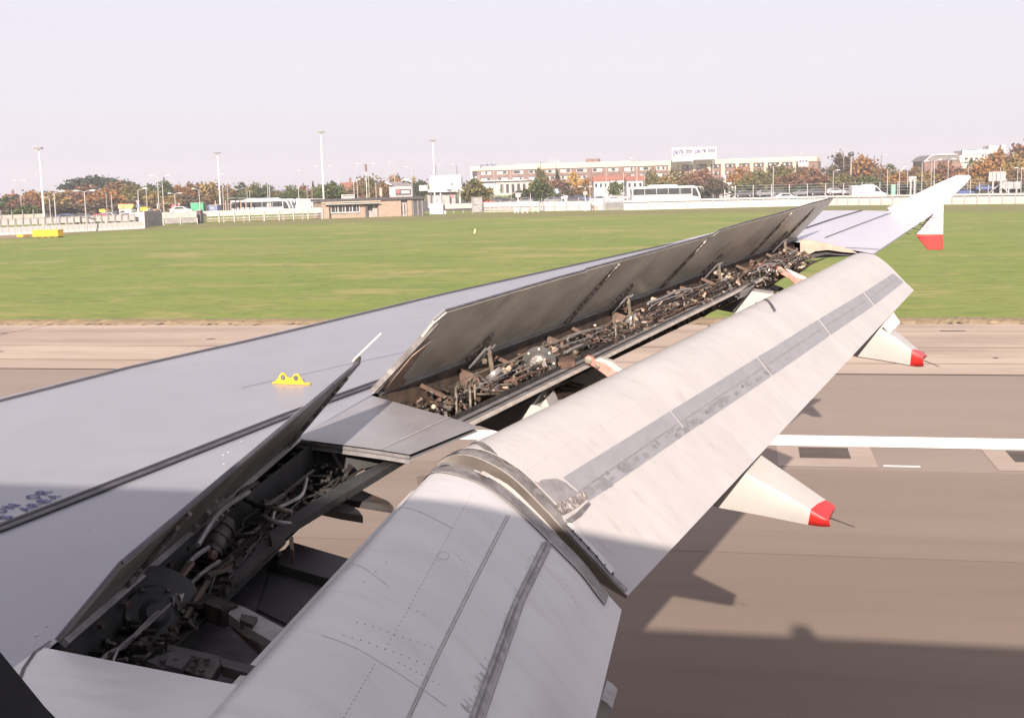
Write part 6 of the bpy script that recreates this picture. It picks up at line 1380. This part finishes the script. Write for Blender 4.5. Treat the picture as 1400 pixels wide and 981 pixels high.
# ---- trees
def crown_mesh(seed, n=1500, kind='round'):
    g = np.random.default_rng(seed); cl = []
    for k in range(30):
        v = g.normal(size=3); v /= np.linalg.norm(v); rr = g.uniform(.35, .88); cl.append(v * rr * np.array([1, 1, .95]))
    cl = np.array(cl); cs = g.uniform(.13, .27, len(cl)); V, F = [], []
    for i in range(n):
        k = g.integers(len(cl))
        p = cl[k] + g.normal(size=3) * cs[k] * np.array([1, 1, .7])
        if kind == 'pine': p[2] = abs(cl[k][2]) * 1.1 - .25 + g.normal() * .10
        if kind == 'cone': p[:2] *= max(.12, (1 - p[2]) * .6)
        a = g.normal(size=3); a /= np.linalg.norm(a); b = np.cross(a, g.normal(size=3)); b /= np.linalg.norm(b) + 1e-9
        s_ = g.uniform(.045, .105); o_ = len(V); V += [p - a * s_ - b * s_ * .6, p + a * s_ * .3 - b * s_, p + a * s_ + b * s_ * .5, p - a * s_ * .2 + b * s_]; F.append((o_, o_ + 1, o_ + 2, o_ + 3))
    me = bpy.data.meshes.new('crown'); me.from_pydata([tuple(map(float, v)) for v in V], [], F); me.update(); return me
CR_ = {'round': [crown_mesh(s_) for s_ in range(6)], 'pine': [crown_mesh(20 + s_, 1300, 'pine') for s_ in range(2)], 'cone': [crown_mesh(30 + s_, 900, 'cone') for s_ in range(2)]}
def trunk_mesh(seed):
    g = np.random.default_rng(seed); m_ = MB(); m_.tube([(0, 0, 0), (g.uniform(-.03, .03), 0, .3), (g.uniform(-.06, .06), g.uniform(-.05, .05), .8)], [.045, .035, .012], 7)
    for k in range(6):
        a = g.uniform(0, 6.28); z = g.uniform(.25, .6); m_.tube([(0, 0, z), (.18 * math.cos(a), .18 * math.sin(a), z + .12), (.34 * math.cos(a), .34 * math.sin(a), z + .28)], [.02, .013, .005], 5)
    return m_.mesh('trunk')
TR_ = [trunk_mesh(s_) for s_ in range(4)]
tcount = [0]
def tree(px, ytop, wpx, D, col, lab, kind='round', low=.10, name='tree', dz=1.0):
    p = gpt(px, D); top = zat(px, ytop, D); r = wpx / 2 / ppm(D); k = tcount[0]; tcount[0] += 1
    o = thing(name, lab, 'tree' if name != 'bush' else 'bush', p)
    if kind == 'pine': low = .35
    zl = top * low; rz = (top - zl) / 2 / .98
    inst(CR_[kind][k % len(CR_[kind])], 'crown', FOL[col], o, (0, 0, (top + zl) / 2), (0, 0, k * 1.3), (r / .95, r / .95, rz))
    inst(TR_[k % 4], 'trunk', M_bark, o, (0, 0, 0), (0, 0, k * .7), (r * .9, r * .9, top * .95))
for a in [
 (8, 268, 40, 300, 'dkgreen', 'dark green tree at the extreme left edge'), (30, 270, 40, 290, 'russet', 'russet tree left of the left mast'), (45, 258, 34, 320, 'orange', 'orange brown tree directly left of the left mast'), (62, 262, 30, 330, 'dkgreen', 'dark tree behind the left mast'), (32, 279, 44, 240, 'green', 'low green bushy tree at the far left'),
 (78, 260, 40, 320, 'gold', 'golden brown tree right of the left mast'), (100, 258, 46, 340, 'brown', 'brown tree below the left side of the big pine'), (112, 236.5, 56, 360, 'pine', 'big flat topped dark pine, left half', 'pine'), (145, 235, 60, 365, 'pine', 'big flat topped dark pine, highest part', 'pine'), (170, 241, 44, 370, 'pine', 'dark pine crown, right shoulder', 'pine'),
 (118, 252, 50, 335, 'russet', 'russet tree under the big pine, left'), (140, 256, 50, 300, 'orange', 'orange tree under the middle of the big pine'), (165, 250, 52, 330, 'brown', 'brown tree under the right of the big pine'), (186, 251, 40, 320, 'olive', 'olive tree behind the road signs'), (203, 249, 30, 330, 'dkgreen', 'dark green tree left of the tall gate lamps'), (212, 262, 30, 300, 'gold', 'yellowish tree behind the gate lamps'),
 (228, 244.5, 36, 320, 'dkgreen', 'tall dark green tree right of the gate lamps'), (232, 266, 30, 290, 'gold', 'low golden tree under the dark green tree'), (250, 254, 36, 320, 'orange', 'rusty tree between the gate and the green shed'), (262, 250, 30, 325, 'brown', 'brown tree left of the golden tree'), (284, 246, 40, 330, 'gold', 'golden yellow tree left of the second mast'),
 (312, 252, 26, 330, 'brown', 'brown tree right of the second mast'), (322, 258, 30, 345, 'green', 'green tree behind the coach rear'), (334, 248, 30, 350, 'dkgreen', 'taller dark green tree behind the coach, left'), (347, 251, 26, 340, 'olive', 'olive tree behind the coach middle'), (362, 252, 28, 340, 'dkgreen', 'dark tree behind the posts over the coach'), (380, 259, 28, 350, 'brown', 'low brown tree right of the coach posts'),
 (398, 254, 34, 320, 'green', 'green tree behind the coach noses'), (413, 252, 28, 325, 'russet', 'reddish tree right of the coach noses'), (428, 246, 14, 340, 'dkgreen', 'small dark conifer left of the tallest mast', 'cone'), (433, 254, 26, 330, 'olive', 'olive tree behind the palisade fence'), (450, 249.5, 46, 250, 'green', 'broad green tree beside the tallest mast'), (462, 249, 22, 300, 'dkgreen', 'dark tree by the brown brick house'),
 (492, 241.5, 30, 300, 'brown', 'brown tree behind the roof sign'), (511, 239, 34, 290, 'olive', 'big olive tree behind the red topped pole'), (521, 246, 26, 285, 'brown', 'brown tree beside the peach board'), (540, 241, 26, 330, 'orange', 'orange tree behind the shop row'), (546, 239, 16, 335, 'dkgreen', 'dark tree tip behind the shop row'), (574, 244, 28, 330, 'dkgreen', 'dark green tree left of the pavilion'), (566, 242, 14, 340, 'gold', 'golden tree tip behind the gable'),
 (652, 243, 44, 245, 'olive', 'rounded olive tree left of the hotel portico'), (640, 247, 24, 300, 'dkgreen', 'dark tree between pavilion and hotel'), (741, 231, 22, 330, 'olive', 'tall thin olive tree before the hotel'), (738, 246, 44, 270, 'green', 'broad green tree below the thin olive tree'), (757, 243, 40, 300, 'russet', 'reddish tree before the hotel centre'), (762, 231, 24, 320, 'pine', 'dark blue green conifer before the hotel', 'cone'), (772, 248, 30, 300, 'mauve', 'dull mauve tree right of the conifer'),
 (787, 234, 26, 320, 'yellow', 'bright yellow tree before the hotel'), (801, 244, 18, 315, 'orange', 'orange tree right of the yellow tree'), (796, 251, 22, 290, 'brown', 'brown tree under the yellow tree'), (842, 246, 22, 280, 'green', 'green tree between the two white houses'), (890, 233, 34, 340, 'olive', 'olive tree above the right coach'), (907, 239, 30, 330, 'gold', 'golden olive tree left below the billboards'), (925, 231, 40, 345, 'olive', 'broad olive tree below the left billboard'),
 (945, 235, 34, 335, 'brown', 'brown tree below the gap between the billboards'), (962, 231, 36, 320, 'russet', 'russet tree below the right billboard'), (978, 240, 30, 300, 'mauve', 'mauve brown tree left of the white tower'), (1000, 236, 26, 330, 'orange', 'bright orange tree behind the white tower'), (1015, 226, 34, 350, 'orange', 'orange topped tree right of the white tower'), (1018, 238, 36, 300, 'olive', 'olive tree right of the white tower'), (1040, 233, 36, 320, 'olive', 'olive tree left of the thick lamp pole'),
 (1068, 224, 44, 330, 'olive', 'large olive tree right of the thick lamp pole'), (1080, 236, 40, 300, 'russet', 'russet tree behind the white car'), (1098, 229, 40, 330, 'brown', 'brown tree under the small hotel sign'), (1115, 228, 42, 310, 'russet', 'russet tree at the right end of the hotel'), (1133, 226, 36, 330, 'mauve', 'mauve tree left of the lamp with a right arm'), (1154, 211, 40, 340, 'mauve', 'tall mauve brown tree beside the ball topped pole'),
 (1182, 214, 50, 330, 'orange', 'tall orange tree above the white van'), (1150, 236, 40, 290, 'olive', 'olive tree left above the white van'), (1188, 240, 46, 290, 'green', 'greenish tree right above the white van'), (1205, 229, 30, 320, 'brown', 'brown tree under the dark thin lamp'), (1220, 223, 34, 330, 'olive', 'olive tree behind the thick white post'), (1228, 236, 30, 290, 'orange', 'orange tree by the two white lamp posts'), (1248, 228, 30, 330, 'brown', 'brown tree behind the small grey sign'),
 (1265, 233, 40, 300, 'gold', 'golden brown tree behind the wing tip fence'), (1290, 221, 46, 330, 'russet', 'russet tree before the brick hall'), (1310, 226, 34, 310, 'russet', 'red brown tree above the fence tip'), (1332, 217, 34, 330, 'green', 'green tree before the white block'), (1343, 222, 50, 290, 'orange', 'orange tree above the large sign back'), (1360, 206, 50, 320, 'orange', 'tall orange tree before the white block'),
 (1330, 240, 30, 260, 'gold', 'low golden tree right of the fence tip'), (1385, 208, 40, 290, 'gold', 'golden tree at the right edge'), (1400, 193, 56, 310, 'russet', 'tallest russet tree at the right edge'), (1425, 205, 60, 300, 'orange', 'orange tree just off the right edge'), (1390, 232, 40, 270, 'brown', 'brown tree behind the rounded sign back'),
]: tree(*a)
for px, yt, wp, D, c, lab in [(20, 283, 70, 255, 'mauve', 'low brown hedge at the far left'), (85, 278, 70, 270, 'mauve', 'brown hedge under the golden tree'), (135, 273, 60, 285, 'mauve', 'brown hedge under the big pine'), (180, 272, 50, 290, 'mauve', 'brown hedge behind the yellow trailer'), (222, 268, 40, 295, 'mauve', 'brown hedge behind the gate lamps'), (258, 266, 50, 300, 'mauve', 'brown hedge behind the green shed'), (295, 268, 40, 300, 'brown', 'brown hedge at the second mast foot'),
    (340, 263, 70, 300, 'dkgreen', 'green hedge behind the left coach'), (400, 263, 40, 295, 'dkgreen', 'green hedge behind the coach noses'), (480, 258, 60, 290, 'brown', 'brown hedge behind the flat roof'), (720, 258, 40, 330, 'dkgreen', 'hedge beside the hotel annex'), (770, 258, 60, 315, 'dkgreen', 'hedge below the conifer'), (900, 250, 80, 315, 'dkgreen', 'dark hedge behind the right coach'), (960, 252, 60, 310, 'dkgreen', 'dark hedge left of the white tower'),
    (1030, 252, 70, 290, 'dkgreen', 'dark hedge right of the white tower'), (1095, 252, 80, 290, 'dkgreen', 'dark hedge behind the white car'), (1160, 252, 70, 285, 'mauve', 'dark hedge behind the white van'), (1235, 250, 80, 285, 'dkgreen', 'dark hedge behind the green cabinet'), (1310, 248, 80, 270, 'dkgreen', 'dark hedge right of the wing tip fence'), (1380, 248, 70, 265, 'dkgreen', 'dark hedge at the right edge')]:
    tree(px, yt, wp, D, c, lab, 'round', 0.0, 'bush')

# ---- the thin haze over the airfield: one closed box round everything, sky outside
hz = MB().box((0, 500, 15.0), (2400, 1400, 32.0)).build('haze', None if False else M_white, None, smooth=0)
hz.data.materials.clear()
HM = bpy.data.materials.new('haze_air'); HM.use_nodes = True; ht = HM.node_tree; ht.nodes.clear()
ho = ht.nodes.new('ShaderNodeOutputMaterial'); hv = ht.nodes.new('ShaderNodeVolumePrincipled')
hv.inputs['Color'].default_value = (0.95, 0.93, 0.95, 1); hv.inputs['Density'].default_value = 0.00038; hv.inputs['Anisotropy'].default_value = 0.1
ht.links.new(hv.outputs[0], ho.inputs['Volume']); hz.data.materials.append(HM); tag(hz, kind='stuff')
